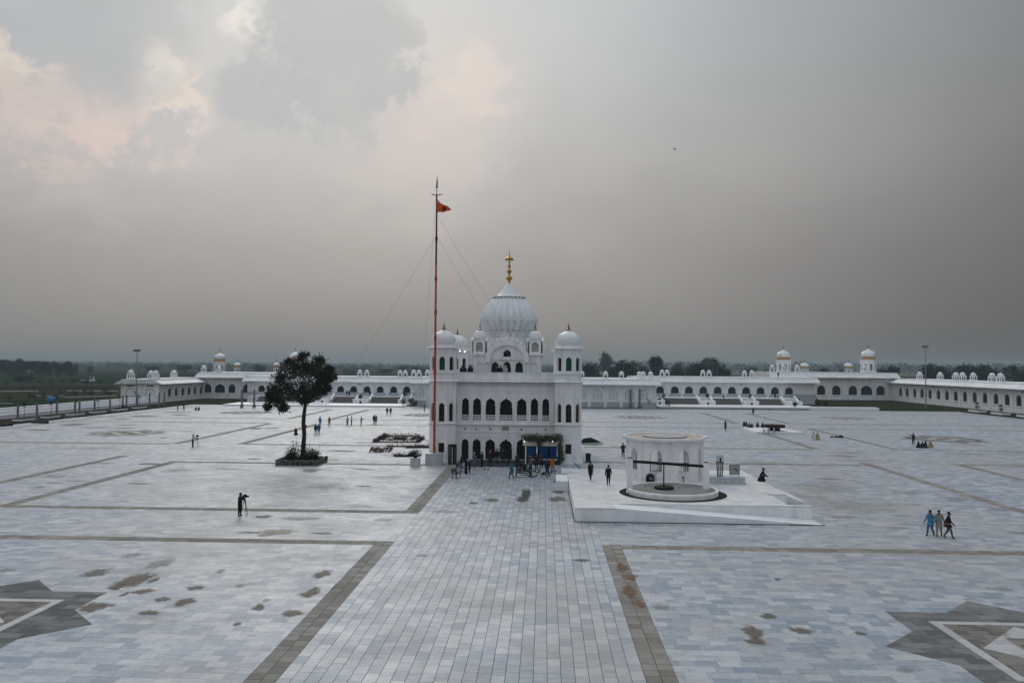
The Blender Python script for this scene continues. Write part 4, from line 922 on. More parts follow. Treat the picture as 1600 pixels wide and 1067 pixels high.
# ------------------------------------------------------------------ the well on its platform
def build_well():
    x0, x1, y0, y1, h = 2.45, 20.9, 62.0, 85.4, 1.07
    t = thing('marble_platform', 'white marble platform with a long ramp carrying the well and its pavilion', 'platform', (0, 0, 0))
    b = MB()
    b.prism([(x0, y0), (5.6, y0), (5.6, 64.2), (21.1, 64.2), (21.1, 64.75), (19.2, 64.75), (19.2, 70.0), (20.9, 70.0), (20.9, y1), (x0, y1)], -.05, h - .05)
    b.obj('platform_wall', WHITE, t)
    q = MB(); q.box(x0 - .05, 21.4, y0 - .05, y0 - .001, -.03, .045); q.box(x0 - .05, x0 - .001, y0, 77, -.03, .045); q.obj('base_joint_shade', JOINT, t)  # dark strip along the platform foot: mortar joint with its shadow in the colour
    b = MB(); b.prism([(x0 - .03, y0 - .03), (5.6, y0 - .03), (5.6, 64.17), (21.13, 64.17), (21.13, 64.78), (19.23, 64.78), (19.23, 69.97), (20.93, 69.97), (20.93, y1 + .03), (x0 - .03, y1 + .03)], h - .05, h, bottom=True); b.obj('platform_paving', PLATF, t)
    # ramp along the front
    b = MB(); b.add([(5.6, y0, -.05), (21.3, y0, -.05), (21.3, 64.17, -.05), (5.6, 64.17, -.05), (5.6, y0, h - .002), (21.3, y0, .01), (21.3, 64.17, .01), (5.6, 64.17, h - .002)], [(4, 5, 6, 7), (0, 1, 5, 4), (3, 7, 6, 2)]); b.obj('ramp', WHITE2, t)
    b = MB()
    for i in range(5): b.box(19.25, 20.8, 64.8 + i * .0, 69.95, .2 * i * 0 - .05, .0)
    for i in range(5): b.box(19.24, 19.24 + 1.6 - .32 * i, 64.79, 69.96, -.05 + .2 * i, .16 + .2 * i - .001)
    b.obj('side_steps', WHITE2, t)
    b = MB(); b.box(x0 - 1.2, x0 - .04, 77.0, 81.5, -.05, .95); b.add([(x0 - .6, 81.6, h), (x0 + 1.4, 81.6, h), (x0 + 1.4, 81.8, h), (x0 - .6, 81.8, h), (x0 - .6, 81.6, h + .55), (x0 + 1.4, 81.6, h + .1), (x0 + 1.4, 81.8, h + .1), (x0 - .6, 81.8, h + .55)], [(4, 5, 6, 7), (0, 1, 5, 4), (3, 7, 6, 2), (0, 4, 7, 3)]); b.obj('side_block', WHITE2, t)
    b = MB(); b.add([(20.95, 72, -.05), (23.5, 72, -.05), (23.5, 78, -.05), (20.95, 78, -.05), (20.95, 72, .8), (20.95, 78, .8)], [(4, 1, 2, 5), (0, 1, 4), (3, 5, 2), (0, 4, 5, 3)]); b.obj('side_ramp', WHITE2, t)
    # well drum
    c = P(1039, 751.5, h + .42); cx, cy = c.x, 69.7
    w = thing('well', 'round white well drum with a grey lid, two posts and a dark beam', 'well', (cx, cy, h))
    b = MB(); b.lathe([(3.82, 0), (3.84, .36), (3.80, .44), (3.66, .45), (3.6, .40)], 64); b.obj('well_drum', WHITE, w)
    b = MB(); b.lathe([(3.64, .3), (3.64, .41)], 64); b.obj('well_lid', mat('grey_stone_lid', (.20, .20, .19), .85, .22, 1.2, .2), w)
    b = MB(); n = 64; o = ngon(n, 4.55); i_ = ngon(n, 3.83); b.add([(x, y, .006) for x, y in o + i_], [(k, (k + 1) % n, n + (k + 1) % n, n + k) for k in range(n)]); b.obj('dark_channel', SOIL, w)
    pl = W(984, 730, cy); pr = W(1103.2, 740, cy); zl = W(984, 715.5, cy).z - h; zr_ = W(1103, 722.8, cy).z - h
    for p, z in ((pl, zl), (pr, zr_)):
        b = MB(); x = p.x - cx; b.box(x - .24, x + .24, -.24, .24, .01, z); b.box(x - .28, x + .28, -.28, .28, .01, .16); b.m = 1; b.box(x - .2, x + .2, -.2, .2, z, z + .06); b.obj('post', [WHITE, IRON], w)
    z0, z1 = W(984, 720.5, cy).z - h, W(1103, 728.2, cy).z - h
    b = MB(); b.tube((pl.x - cx + .2, 0, z0), (pr.x - cx - .2, 0, z1), .125, .125, 10); b.obj('beam', mat('black_painted_timber', (.014, .012, .011), .6, .3, 4), w)
    xm = W(1036.5, 740, cy).x - cx; zm = (z0 + z1) / 2
    b = MB(); b.box(xm - .42, xm - .16, -.1, .14, zm + .05, zm + .48); b.obj('pulley_block', GREYM, w)
    b = MB(); b.tube((xm + .02, -.1, .5), (xm + .02, -.1, zm), .055, n=8); b.lathe([(.8, .42), (.86, .5), (.8, .62), (.55, .66), (.5, .6)], 20, (xm + .02, -.2)); b.obj('pump_pipe', IRON, w)
    b = MB(); b.path([(xm - 1.6, .1, .43), (xm - 1.6, .1, .62), (xm - .6, .1, .62)], .03); b.path([(xm - .4, .3, zm + .2), (xm - .55, .5, 1.6), (xm - .9, .6, .9), (xm - 1.3, .7, .5)], .022); b.obj('pipework', GREYM, w)
    # pavilion
    py = 79.6; pc = W(1038.8, 720, py); r = 3.42; H = 3.62
    v = thing('octagonal_pavilion', 'white eight-sided open pavilion with a flat roof behind the well', 'pavilion', (pc.x, py, h))
    hw_ = r * math.tan(math.pi / 8); b = MB()
    for k in range(8):
        s0 = len(b.v); b.wall([(-hw_, 0), (hw_, 0), (hw_, H), (-hw_, H)], [arch(0, 1.15, .95 if k not in (1, 5) else .06, 3.02, 'point', 8) if k not in (2, 3, 4) else arch(0, 2.3, .3, 3.35, 'point', 8)], -r, .3, back=True)
        b.box(-.85, .85, -r - .05, -r, .42, .86) if k in (0, 7, 6) else None
        if k in (0, 7, 6): b.box(-.66, .66, -r - .1, -r, .862, .948)
        b.rot(k * math.pi / 4 + math.pi / 8, start=s0)
    b.obj('pavilion_wall', WHITE, v)
    for k in range(8):
        a = k * math.pi / 4; rr_ = r / math.cos(math.pi / 8); b = MB(); b.lathe([(.16, 0), (.16, H)], 8, (rr_ * .985 * math.cos(a), rr_ * .985 * math.sin(a))); b.obj('corner_shaft', WHITE, v)
        if k in (0, 7, 6):
            p = arch(0, 1.15, .95, 1.95, 'rect'); q = MB()
            for i in range(6): q.box(-.55 + i * .2, -.5 + i * .2, -r + .12, -r + .16, .95, 1.75)
            q.box(-.57, .57, -r + .1, -r + .18, 1.7, 1.78); o = q.obj('railing', WOODF, v); o.rotation_euler = (0, 0, k * math.pi / 4 + math.pi / 8)
    b = MB(); ph = 0
    e0, e1, e2 = ngon(8, 3.72), ngon(8, 4.2), ngon(8, 4.0)
    n = 8
    b.add([(x, y, H) for x, y in e0] + [(x, y, H + .26) for x, y in e1] + [(x, y, H + .46) for x, y in e1] + [(x, y, H + .46) for x, y in e2] + [(x, y, H + .36) for x, y in e2], [(j * n + i, j * n + (i + 1) % n, (j + 1) * n + (i + 1) % n, (j + 1) * n + i) for j in range(4) for i in range(n)] + [tuple(range(n - 1, -1, -1))])
    b.obj('eave', WHITE, v)
    b = MB(); b.prism(ngon(8, 4.0), H + .2, H + .365); b.obj('roof_deck', mat('buff_roof_screed', (.50, .42, .36), .9, .15, 1.2), v)
    b = MB(); b.lathe([(2.08, H + .36), (2.08, H + .46), (1.98, H + .47), (.02, H + .50)], 40); b.obj('roof_disc', mat('grey_roof_disc', (.34, .34, .36), .6, .15, 2), v)
    b = MB(); b.lathe([(2.14, H + .362), (2.14, H + .40), (2.08, H + .40)], 40); b.obj('disc_rim', IRON, v)
    # things about the pavilion
    q = P(1014.3, 751.5, h) + Vector((0, -.7, 0)); s = thing('black_box', 'round black box standing left at the foot of the pavilion wall', 'box', (q.x, q.y, h)); b = MB(); b.lathe([(.36, 0), (.42, .3), (.36, .66), (.2, .78)], 10); b.obj('box_body', IRON, s); b = MB(); b.box(-.1, .1, -.45, -.38, .3, .5); b.obj('latch', GREYM, s)
    q = P(1063.5, 753, h); s = thing('small_table', 'little black table under the right pavilion window', 'table', (q.x, q.y, h)); b = MB(); b.box(-.3, .3, -.2, .2, .48, .54); b.obj('table_top', IRON, s)
    for x in (-.26, .26):
        for y in (-.16, .16): b = MB(); b.box(x - .03, x + .03, y - .03, y + .03, 0, .48); b.obj('leg', IRON, s)
    q = P(1110, 756, h); b = MB(); b.prism([(0, 0), (3.2, 0), (3.2, 1.3), (0, 1.3)], 0, .55); b.box(-.06, 3.26, -.06, 1.36, .552, .62); tag(b.obj('stone_bench', PLINTH, loc=(q.x, q.y, h)), 'low grey stone block to the right of the pavilion', 'bench')
    q2 = Vector((W(1125, 740, q.y + .6).x, q.y + .65, h + .62)); s = thing('display_case', 'slim dark-barred stand with a glass top on the grey block', 'display', q2); b = MB()
    for x in (-.28, -.1, .1, .28): b.tube((x * .75, 0, 0), (x, 0, 1.35), .05)
    b.box(-.33, .33, -.22, .22, 1.3, 1.38); b.obj('stand', IRON, s); b = MB(); b.box(-.3, .3, -.2, .2, 1.382, 1.98); b.obj('glass_case', mat('pale_glass', (.42, .48, .46), .1, .1, 3), s)
    b = MB(); b.tube((0, -.22, 1.38), (0, -.22, 1.62), .06); b.lathe([(.02, 1.6), (.09, 1.68), (.02, 1.78)], 8, (0, -.22)); b.obj('small_figure', IRON, s)
    q = P(1147.5, 753.5, h); s = thing('notice_board', 'framed notice board on thin legs right of the pavilion', 'sign', (q.x, q.y, h)); b = MB(); b.box(-.44, .44, -.03, .03, .78, 1.62); b.obj('board', mat('grey_board', (.30, .31, .30), .5, .1, 4), s); b = MB(); b.box(-.48, .48, -.04, -.031, .74, .79); b.box(-.48, .48, -.04, -.031, 1.61, 1.66); b.box(-.48, -.43, -.04, -.031, .79, 1.61); b.box(.43, .48, -.04, -.031, .79, 1.61); b.obj('board_frame', IRON, s)
    b = MB(); b.add([(-.1, -.036, 1.34), (.12, -.036, 1.32), (.3, -.036, 1.15), (.36, -.036, 1.05), (.2, -.036, 1.12), (0, -.036, 1.24)], [(0, 5, 4, 3, 2, 1)]); b.obj('dark_picture', IRON, s)
    for x in (-.42, .42): b = MB(); b.tube((x, 0, 0), (x, 0, .78), .025); b.obj('leg', GREYM, s)
    q = P(1155, 755.4, h); b = MB(); b.box(-.2, .6, -.15, .15, 0, .08); tag(b.obj('red_tray', mat('faded_red_plastic', (.30, .08, .06), .5, .1, 4), loc=q), 'faded red tray lying at the foot of the notice board', 'tray')
    return (pc.x, py, h)
build_well()

# ------------------------------------------------------------------ vegetation
def leaf_mesh(name, clumps, per, size, m, seed, flat=.75):
    """clumps: (x, y, z, rx, ry, rz); small leaf quads gathered in sprays inside each clump"""
    g = np.random.default_rng(seed); C_ = []
    for (x, y, z, a, b, c) in clumps:
        k = max(1, int(per / 7)); d = g.normal(size=(k, 3)); d /= np.linalg.norm(d, axis=1)[:, None]; rad = g.uniform(.35, 1.0, (k, 1)) ** .6
        s = d * rad * np.array([a, b, c]) + np.array([x, y, z])
        q = np.repeat(s, 7, axis=0) + g.normal(size=(k * 7, 3)) * size * 1.25
        C_.append(q)
    C_ = np.concatenate(C_); n = len(C_)
    u = g.normal(size=(n, 3)); u /= np.linalg.norm(u, axis=1)[:, None]; w = np.cross(u, g.normal(size=(n, 3))); w /= np.linalg.norm(w, axis=1)[:, None]
    s = size * g.uniform(.6, 1.3, (n, 1)); V = np.stack([C_ - u * s, C_ - w * s * flat * .6, C_ + u * s, C_ + w * s * flat * .6], axis=1).reshape(-1, 3)
    me = bpy.data.meshes.new(name); me.vertices.add(n * 4); me.vertices.foreach_set('co', V.ravel().astype(np.float32))
    me.loops.add(n * 4); me.loops.foreach_set('vertex_index', np.arange(n * 4, dtype=np.int32)); me.polygons.add(n); me.polygons.foreach_set('loop_start', np.arange(0, n * 4, 4, dtype=np.int32))
    me.update(calc_edges=True); me.materials.append(m); return me
def lone_tree():
    c = P(473, 719); Y = 95.8; x0 = W(473, 719, Y).x; s = Y / FPX
    t = thing('plaza_tree', 'dark leafy tree with a bare trunk growing from a stone planter on the plaza', 'tree', (x0, Y, .55))
    q = lambda px, py, y=0.0: ((px - 473) * s, y, (717 - py) * s)
    b = MB(); pts = [q(473, 717), q(473.5, 700), q(474.5, 680, .1), q(473, 662, .05), q(474, 648, 0), q(475.5, 632, .1), q(474, 615, .1)]
    b.path(pts, [.34, .27, .25, .24, .23, .2, .16], 10); b.lathe([(.55, -.1), (.40, .15), (.30, .6)], 10, (0, 0)); b.obj('trunk', BARK, t, True)
    cl = [(413, 641, 6, 6), (436, 645, 7, 4), (523, 588, 4, 6), (470, 550, 11, 4), (500, 556, 9, 5), (519, 574, 5, 6), (407, 622, 4, 5), (428, 588, 8, 8), (446, 560, 8, 5), (515, 606, 6, 4), (508, 613, 5, 4), (470, 562, 20, 11), (490, 566, 18, 12), (508, 588, 13, 14), (514, 590, 8, 12), (448, 580, 20, 16), (420, 610, 10, 12), (478, 575, 30, 16), (472, 566, 26, 12), (450, 572, 24, 14), (495, 572, 22, 13), (440, 590, 24, 14), (468, 588, 28, 14), (500, 588, 20, 14), (512, 580, 10, 10), (430, 606, 16, 14), (455, 606, 26, 14), (482, 604, 24, 13), (500, 603, 16, 9), (422, 622, 12, 12), (440, 622, 18, 11), (462, 622, 20, 9), (486, 618, 15, 8), (428, 636, 13, 8), (416, 632, 8, 9), (495, 612, 10, 8), (510, 595, 10, 8), (475, 632, 9, 5)]
    rr = random.Random(4); clumps = []
    for px, py, a, d in cl:
        for k in range(2):
            x, _, z = q(px, py); clumps.append((x + rr.uniform(-.3, .3), rr.uniform(-1, 1) * min(2.6, a * s * 1.1), z + rr.uniform(-.2, .2), a * s * .82, a * s * .72, d * s * .84))
    for i, c_ in enumerate([q_ for q_ in clumps if q_[2] > 7.6][::3]):
        lb = MB(); e = Vector(c_[:3]); st = Vector(pts[5 + i % 2]); mid = st.lerp(e, .5) + Vector((rr.uniform(-.2, .2), rr.uniform(-.2, .2), -.25)); lb.path([st, mid, e], [.11, .075, .03], 6); lb.obj('limb', BARK, t, True)
    b = MB(); b.tube(q(474, 666), q(478.5, 665), .1, .06); b.tube(q(478, 665), q(477, 672), .06, .03); b.tube(q(474, 655), q(470, 652), .08, .03); b.obj('stub_branch', BARK, t)
    clumps = [(-.25 + (a + .25) * .88, b_ * .9, 8.9 + (c__ - 8.9) * .88, d_ * .9, e_ * .9, f_ * .9) for a, b_, c__, d_, e_, f_ in clumps]
    link('crown', leaf_mesh('crown', clumps, 200, .15, LEAF, 3), t)
    # planter
    p = thing('stone_planter', 'square planter faced with rounded stones at the foot of the lone tree', 'planter', (x0, Y, 0))
    X0, X1, Y0, Y1 = (440 - 473) * .0742, (506 - 473) * .0742, 93.2 - Y, 97.9 - Y
    b = MB(); b.box(X0 + .1, X1 - .1, Y0 + .1, Y1 - .1, 0, .5); b.obj('soil', SOIL, p)
    STO = leaf_mat('river_stones', (.03, .03, .026), (.24, .235, .215)); b = MB(); r2 = random.Random(9)
    def stone(x, y, z, r): b.lathe([(r * .5, z - r * .8), (r * .98, z - r * .2), (r * .9, z + r * .4), (r * .4, z + r * .8)], 6, (x, y), phase=r2.random() * 6)
    for zz in (.09, .26, .43, .58):
        for side in range(4):
            L_ = (X1 - X0) if side % 2 == 0 else (Y1 - Y0); n = int(L_ / .2)
            for i in range(n):
                u = (i + .5 + r2.uniform(-.2, .2)) / n
                x, y = ((X0 + u * L_, Y0), (X1, Y0 + u * L_), (X0 + u * L_, Y1), (X0, Y0 + u * L_))[side]; stone(x + r2.uniform(-.04, .04), y + r2.uniform(-.04, .04), zz, r2.uniform(.08, .125))
    tag(b.obj('stone_facing', STO, p), kind='stuff')
    for i, (px, py, w_, h_) in enumerate(((462, 700, 10, 18), (484, 702, 10, 15), (494, 708, 7, 9), (455, 708, 7, 9))):
        x, _, z = q(px, py); lab = ('spiky green bush left of the lone tree trunk', 'green bush right of the lone tree trunk', 'low green bush at the right corner of the stone planter', 'low green bush at the left corner of the stone planter')[i]
        bu = thing('planter_bush', lab, 'bush', (x0 + x, Y - .6, .5), 0, 'bushes in the stone planter')
        link('foliage', leaf_mesh('foliage', [(0, 0, h_ * s * .75, w_ * s, w_ * s * .8, h_ * s), (0, 0, h_ * s * .3, w_ * s * .8, w_ * s * .6, h_ * s * .5)], 330, .15, LEAF, 20 + i, .45), bu)
        st = MB(); [st.tube((0, 0, 0), (rr.uniform(-.3, .3), rr.uniform(-.2, .2), h_ * s * 1.1), .025, .01, 5) for _ in range(5)]; st.obj('stem', BARK, bu)
lone_tree()
# far trees: five shapes, copied and scaled
TM = []
for i in range(5):
    rr = random.Random(50 + i); cl = []
    tall = i in (1, 3)
    for k in range(13):
        a = rr.uniform(0, 6.28); u = rr.uniform(0, 1)
        if tall: cl.append((.20 * math.cos(a) * rr.random(), .20 * math.sin(a) * rr.random(), .30 + .6 * u, .15, .15, .10))
        else: cl.append((.36 * math.cos(a) * rr.random() ** .5, .36 * math.sin(a) * rr.random() ** .5, .16 + .70 * u * (1 - .25 * rr.random()), .21, .21, .14))
    cr = leaf_mesh('crown', cl, 260, .036, LEAF2, 60 + i)
    b = MB(); b.path([(0, 0, -.02), (.01, 0, .2), (0, .01, .5), (.02, 0, .75)], [.03, .022, .018, .008], 6)
    for k in range(4): e = cl[k]; b.tube((0, 0, .28 + .06 * k), e[:3], .012, .005, 5)
    TM.append((cr, b.mesh('trunk', BARK)))
def far_tree(px, Y, ytop, wpx, kind, label, grp):
    p = W(px, ytop, Y); h = p.z + .2; w = wpx * Y / FPX * 1.35
    t = thing('far_tree', label, 'tree', (p.x, Y, -.12), rnd.uniform(0, 6.28), grp); wk = .5 if kind in (1, 3) else .95
    for nm, me in (('crown', TM[kind][0]), ('trunk', TM[kind][1])):
        o = link(nm, me, t); o.scale = (w / wk, w / wk, h)
for i, (px, yt, w) in enumerate(((-14, 560, 18), (1, 561, 12), (13, 559.5, 14), (24, 561, 10), (37, 558, 16), (50, 563, 11), (62, 561.5, 14), (70, 564, 10), (81, 560.5, 10), (92, 564, 12), (102, 562, 12), (108, 565, 8), (115, 567, 9))):
    far_tree(px, 640 + 6 * (i % 3), yt, w, (0, 1, 2, 0, 4, 1)[i % 6], ORD[i] + ' tree from the left in the hazy row beyond the left fields', 'hazy tree row beyond the left fields')
for i, (px, yt, w, k, Y) in enumerate(((915, 567, 14, 0, 450), (927, 563, 26, 0, 450), (946, 550, 14, 3, 800), (954, 571, 14, 4, 430), (970, 567, 18, 2, 450), (987, 557.5, 40, 0, 440), (1008, 570, 18, 4, 430), (1027, 555, 14, 1, 470), (1045, 569, 26, 2, 430), (1062, 571, 16, 4, 440),
                                       (1078, 564, 34, 0, 440), (1096, 562, 30, 2, 445), (1119, 555.5, 24, 4, 450), (1130, 573, 16, 0, 440), (1058, 566, 12, 3, 800), (1101, 558, 12, 3, 800))):
    far_tree(px, Y, yt, w, k, ORD[i] + ' dark tree counted from the shrine in the clump beyond the right arcade', 'dark trees beyond the right arcade')
for i, (px, yt, w, k) in enumerate(((1372, 571, 22, 0), (1386, 566, 26, 2), (1452, 565, 26, 4), (1482, 567, 26, 0), (1498, 564, 34, 2), (1535, 566, 34, 0), (1550, 567, 30, 4), (1592, 565, 30, 2), (1612, 560, 34, 0), (1318, 573, 14, 2), (1284, 572, 20, 4))):
    far_tree(px, 430 + 5 * (i % 2), yt, w, k, ORD[i] + ' dark tree in the loose line beyond the right wing', 'dark trees beyond the right wing')
for i, (px, yt, w) in enumerate(((140, 571, 10), (290, 570, 16), (318, 572, 12), (405, 569, 14), (435, 571, 14), (545, 575, 18), (600, 576, 16), (632, 569, 14), (655, 573, 16), (1170, 572, 20), (1205, 570, 22), (240, 572, 14))):
    far_tree(px, 860 + 9 * (i % 3), yt, w, i % 5, ORD[i] + ' pale misty tree standing along the far left horizon', 'misty trees near the horizon')
g = np.random.default_rng(5); cl = []
for row, (Y, h0, h1) in enumerate(((1500, 12, 22), (2300, 18, 31), (3200, 24, 40))):
    for x in np.arange(-.85 * Y, .85 * Y, 26):
        h = g.uniform(h0, h1) * (1.0 if x > 60 else .42); cl.append((x + g.uniform(-8, 8), Y + g.uniform(-30, 30), h * .5, 21, 14, h * .5))
tag(link('far_woodland', leaf_mesh('far_woodland', cl, 210, 1.9, LEAF2, 77)), kind='stuff')
# bushes and saplings in the left fields
def bush(name, label, loc, w, h, grp, m=LEAF2, n=120, stem=.02, leaf=.16, cat='bush'):
    t = thing(name, label, cat, loc, 0, grp)
    link('foliage', leaf_mesh('foliage', [(0, 0, h * .62, w * .42, w * .42, h * .34)], n, leaf, m, int(abs(loc[0] * 31 + loc[1] * 17)) % 9999), t)
    b = MB(); b.tube((0, 0, 0), (.02, 0, h * .6), stem * 1.6, stem, 6); b.obj('stem', BARK, t); return t
FB = [(14, 628, 5, 8), (46, 624, 6, 7), (54, 625, 5, 6), (68, 623, 6, 8), (86, 624, 6, 6), (34, 612, 3, 8), (53, 611, 3, 7), (81, 608, 3, 8), (10, 605, 4, 10), (60, 600, 4, 6), (79, 600, 4, 6), (97, 600, 4, 6), (113, 601, 5, 7), (136, 602, 5, 8), (157, 602, 5, 8), (132, 617, 5, 8), (143, 620, 6, 8), (116, 621, 6, 9), (170, 619, 6, 6), (40, 598, 14, 9), (28, 598, 10, 6), (164, 616, 5, 8), (93, 618, 4, 7), (118, 598, 4, 5)]
for i, (px, py, w, h) in enumerate(FB):
    c = P(px, py, -.12); s = c.y / FPX
    w *= 1.7; h *= 1.35; bush('field_shrub', ORD[i % 20] + (' dark shrub of the near strip' if i < 20 else ' dark shrub of the back strip') + ' in the fields beyond the left wall', c, w * s, h * s, 'shrubs in the left fields', LEAF2, 190, .05, w * s * .085)
def strip(name, pts, col, z):
    b = MB(); b.add([(x, y, z) for x, y in pts], [tuple(range(len(pts)))]); tag(b.obj(name, col), kind='structure')
TRACK = mat('pale_dirt_track', (.20, .185, .16), .95, .2, .6)
def pxstrip(name, x0, y0, x1, y1, th, m, z):
    a, b_, c, d = P(x0, y0, z), P(x1, y1, z), P(x1, y1 + th, z), P(x0, y0 + th, z); strip(name, [(p.x, p.y) for p in (a, b_, c, d)], m, z)
pxstrip('dirt_track', 104, 609.6, 185, 610, 1.3, TRACK, -.112); pxstrip('dirt_track', -60, 611, 60, 610, 1.4, TRACK, -.111); pxstrip('dirt_track', -80, 629, 20, 629.5, 1.2, TRACK, -.109); pxstrip('dirt_track', 55, 617.5, 100, 618, 1.0, TRACK, -.108); pxstrip('dirt_track', 100, 620, 182, 617.5, 1.2, TRACK, -.107)
GREENF = mat('green_field', (.018, .034, .015), 1, .3, .05); DKF = mat('ploughed_field', (.030, .023, .017), 1, .3, .08)
pxstrip('green_field', -120, 630, 182, 620.5, 12, GREENF, -.114); pxstrip('ploughed_field', -160, 603, 182, 603, 6, DKF, -.113); pxstrip('green_field', -240, 582, 330, 582, 16, GREENF, -.116); pxstrip('green_field', 920, 580, 1500, 584, 4, mat('pale_dry_field', (.14, .125, .075), 1, .3, .05), -.115)
# blue tarpaulin shelter and lorry
c = P(81.5, 629, -.12); t = thing('blue_shelter', 'small bright blue tarpaulin shelter on the green strip beyond the left wall', 'shelter', c)
b = MB(); b.extrude_x([(-.9, 1.15), (0, 1.75), (.9, 1.15), (.9, 1.1), (0, 1.7), (-.9, 1.1)], -1.25, 1.25); b.box(-1.25, 1.25, -.92, -.9, .3, 1.15); b.obj('tarpaulin', mat('blue_tarpaulin', (.015, .14, .30), .6, .15, 3), t)
for x in (-1.2, 1.2):
    for y in (-.85, .85): b = MB(); b.tube((x, y, 0), (x, y, 1.15), .05); b.obj('pole', IRON, t)
c = P(138, 598, -.12); t = thing('lorry', 'small white-cabbed lorry with a low dark bed parked in the far left fields', 'lorry', c, R(8))
b = MB(); b.box(1.0, 3.0, -1.1, 1.1, .8, 3.4); b.box(2.2, 3.4, -1.05, 1.05, .8, 2.0); b.obj('cab', mat('white_vehicle_paint', (.6, .6, .6), .4, .05), t)
b = MB(); b.box(1.1, 2.9, -1.12, -1.101, 2.2, 3.1); b.obj('cab_window', GLASS, t)
b = MB(); b.box(-4.2, .9, -1.1, 1.1, .9, 1.9); b.obj('bed', GREYM, t)
for x in (-3.2, -1.9, 2.2):
    for y in (-1.15, .85): b = MB(); b.lathe([(.45, 0), (.5, .05), (.5, .25), (.45, .3)], 14); o = b.obj('wheel', IRON, t, loc=(x, y, .5)); o.rotation_euler = (-math.pi / 2, 0, 0)

lawn(4, 27.5, 226.2, 229.3, .08, 'planting_strip', SOIL)
# ------------------------------------------------------------------ left edge of the plaza: stepped wall, posts, planters
b = None
t = thing('stepped_wall', 'long white stepped wall along the left edge of the plaza', 'wall', (-112.6, 0, 0))
for i, (h, m_) in enumerate(((.72, WHITE2), (1.36, WHITE2), (1.98, WHITE))):
    b = MB(); x = -.95 * i
    for k in range(24): y = 112 + k * 5.03; b.box(x - .97, x, y, y + 5.0, -.1, h); b.box(x - .99, x + .05, y, y + 5.0, h, h + .06)
    b.obj('wall_course', m_, t)
lawn(-112.5, -100.6, 110, 232.9, -.04, 'verge', SOIL)
POSTS = (9.7, 41, 73.4, 103, 110.5, 135, 160, 180.8, 186.7, 204.4, 224, 239.4, 248)
POST = MB(); POST.box(-.26, .26, -.26, .26, -.1, .6); POST.box(-.15, .15, -.15, .15, .602, 3.3); POST.box(-.2, .2, -.2, .2, 3.302, 3.42); POST.box(-.17, .17, -.17, .17, 1.8, 1.9); PM = POST.mesh('post_shaft', mat('rough_grey_post', (.17, .17, .165), .9, .3, 5))
PC = MB(); PC.lathe([(.05, 3.42), (.12, 3.46), (.13, 3.56), (.03, 3.66)], 8); PCM = PC.mesh('post_finial', IRON)
def post(px, x=None, loc=None, label='', grp='', sc=1.0):
    if loc is None: Y = -x * FPX / (850.3 - px); loc = (x, Y, -.04)
    t = thing('stone_post', label, 'post', loc, 0, grp); t.scale = (sc, sc, sc); link('shaft', PM, t); link('finial', PCM, t)
for i, px in enumerate(POSTS): post(px, -106.5, None, ORD[i] + ' grey post from the left along the stepped wall', 'grey posts along the stepped wall')
for i, (px, py) in enumerate(((377.8, 637), (397, 637), (985.5, 637.5), (999.5, 637.5))): post(px, loc=P(px, py), label=('grey post on the lawn left of its twin before the left corner block', 'grey post nearest the lone tree on the left lawn', 'thin grey post before the third blind arch of the long hall', 'thin grey post before the end blind arch of the long hall')[i], grp='grey posts before the arcades', sc=(1.35, 1.35, 1.45, 1.5)[i])
def planter(loc, w, d, h, label, grp, rot=0.0, kind='tree', th=3.0):
    t = thing('planter', label, 'planter', loc, rot, grp)
    b = MB(); b.box(-w / 2, w / 2, -d / 2, d / 2, .12, h - .08); b.box(-w / 2 - .08, w / 2 + .08, -d / 2 - .08, d / 2 + .08, h - .08, h); b.obj('planter_wall', WHITE2, t)
    b = MB(); b.box(-w / 2 - .3, w / 2 + .3, -d / 2 - .45, d / 2 + .05, 0, .26); b.box(-w / 2 + .12, w / 2 - .12, -d / 2 + .12, d / 2 - .12, h - .02, h + .05); b.obj('planter_soil', SOIL, t)
    tt = thing('sapling' if kind == 'tree' else 'clipped_shrub', ('thin sapling in ' if kind == 'tree' else 'small shrub in ') + label, 'sapling' if kind == 'tree' else 'shrub', (loc[0], loc[1], loc[2] + h), 0, 'plants in ' + grp)
    b = MB(); b.path([(0, 0, 0), (.03, .02, th * .5), (-.02, 0, th * .95)], [.06, .045, .02], 6); b.obj('trunk', BARK, tt)
    if kind == 'tree': cl_ = [(0, 0, th * .9, .35, .35, .45)]; n = 70
    else: cl_ = [(0, 0, th * .35, .5, .5, .25), (0, 0, th * .8, .38, .38, .25)]; n = 160
    link('foliage', leaf_mesh('foliage', cl_, n, .12, LEAF, int(abs(loc[1]) * 7) % 999), tt)
for i, px in enumerate((20, 64, 104, 141, 176, 208)):
    Y = 103.5 * FPX / (850.3 - px); planter((-103.5, Y, -.04), 4.2, 1.8, .62, ORD[i] + ' low white planter from the left before the stepped wall', 'low planters before the stepped wall', math.pi / 2)
for i, (px, py) in enumerate(((1499, 645), (1530, 649), (1563, 653.5), (1592, 656.5), (1620, 660))):
    c = P(px, py); planter((116.4, c.y, .04), 5.0, 2.2, .8, ORD[i] + ' pale block planter from the far end along the right wing', 'block planters along the right wing', math.pi / 2, 'shrub', 2.2)
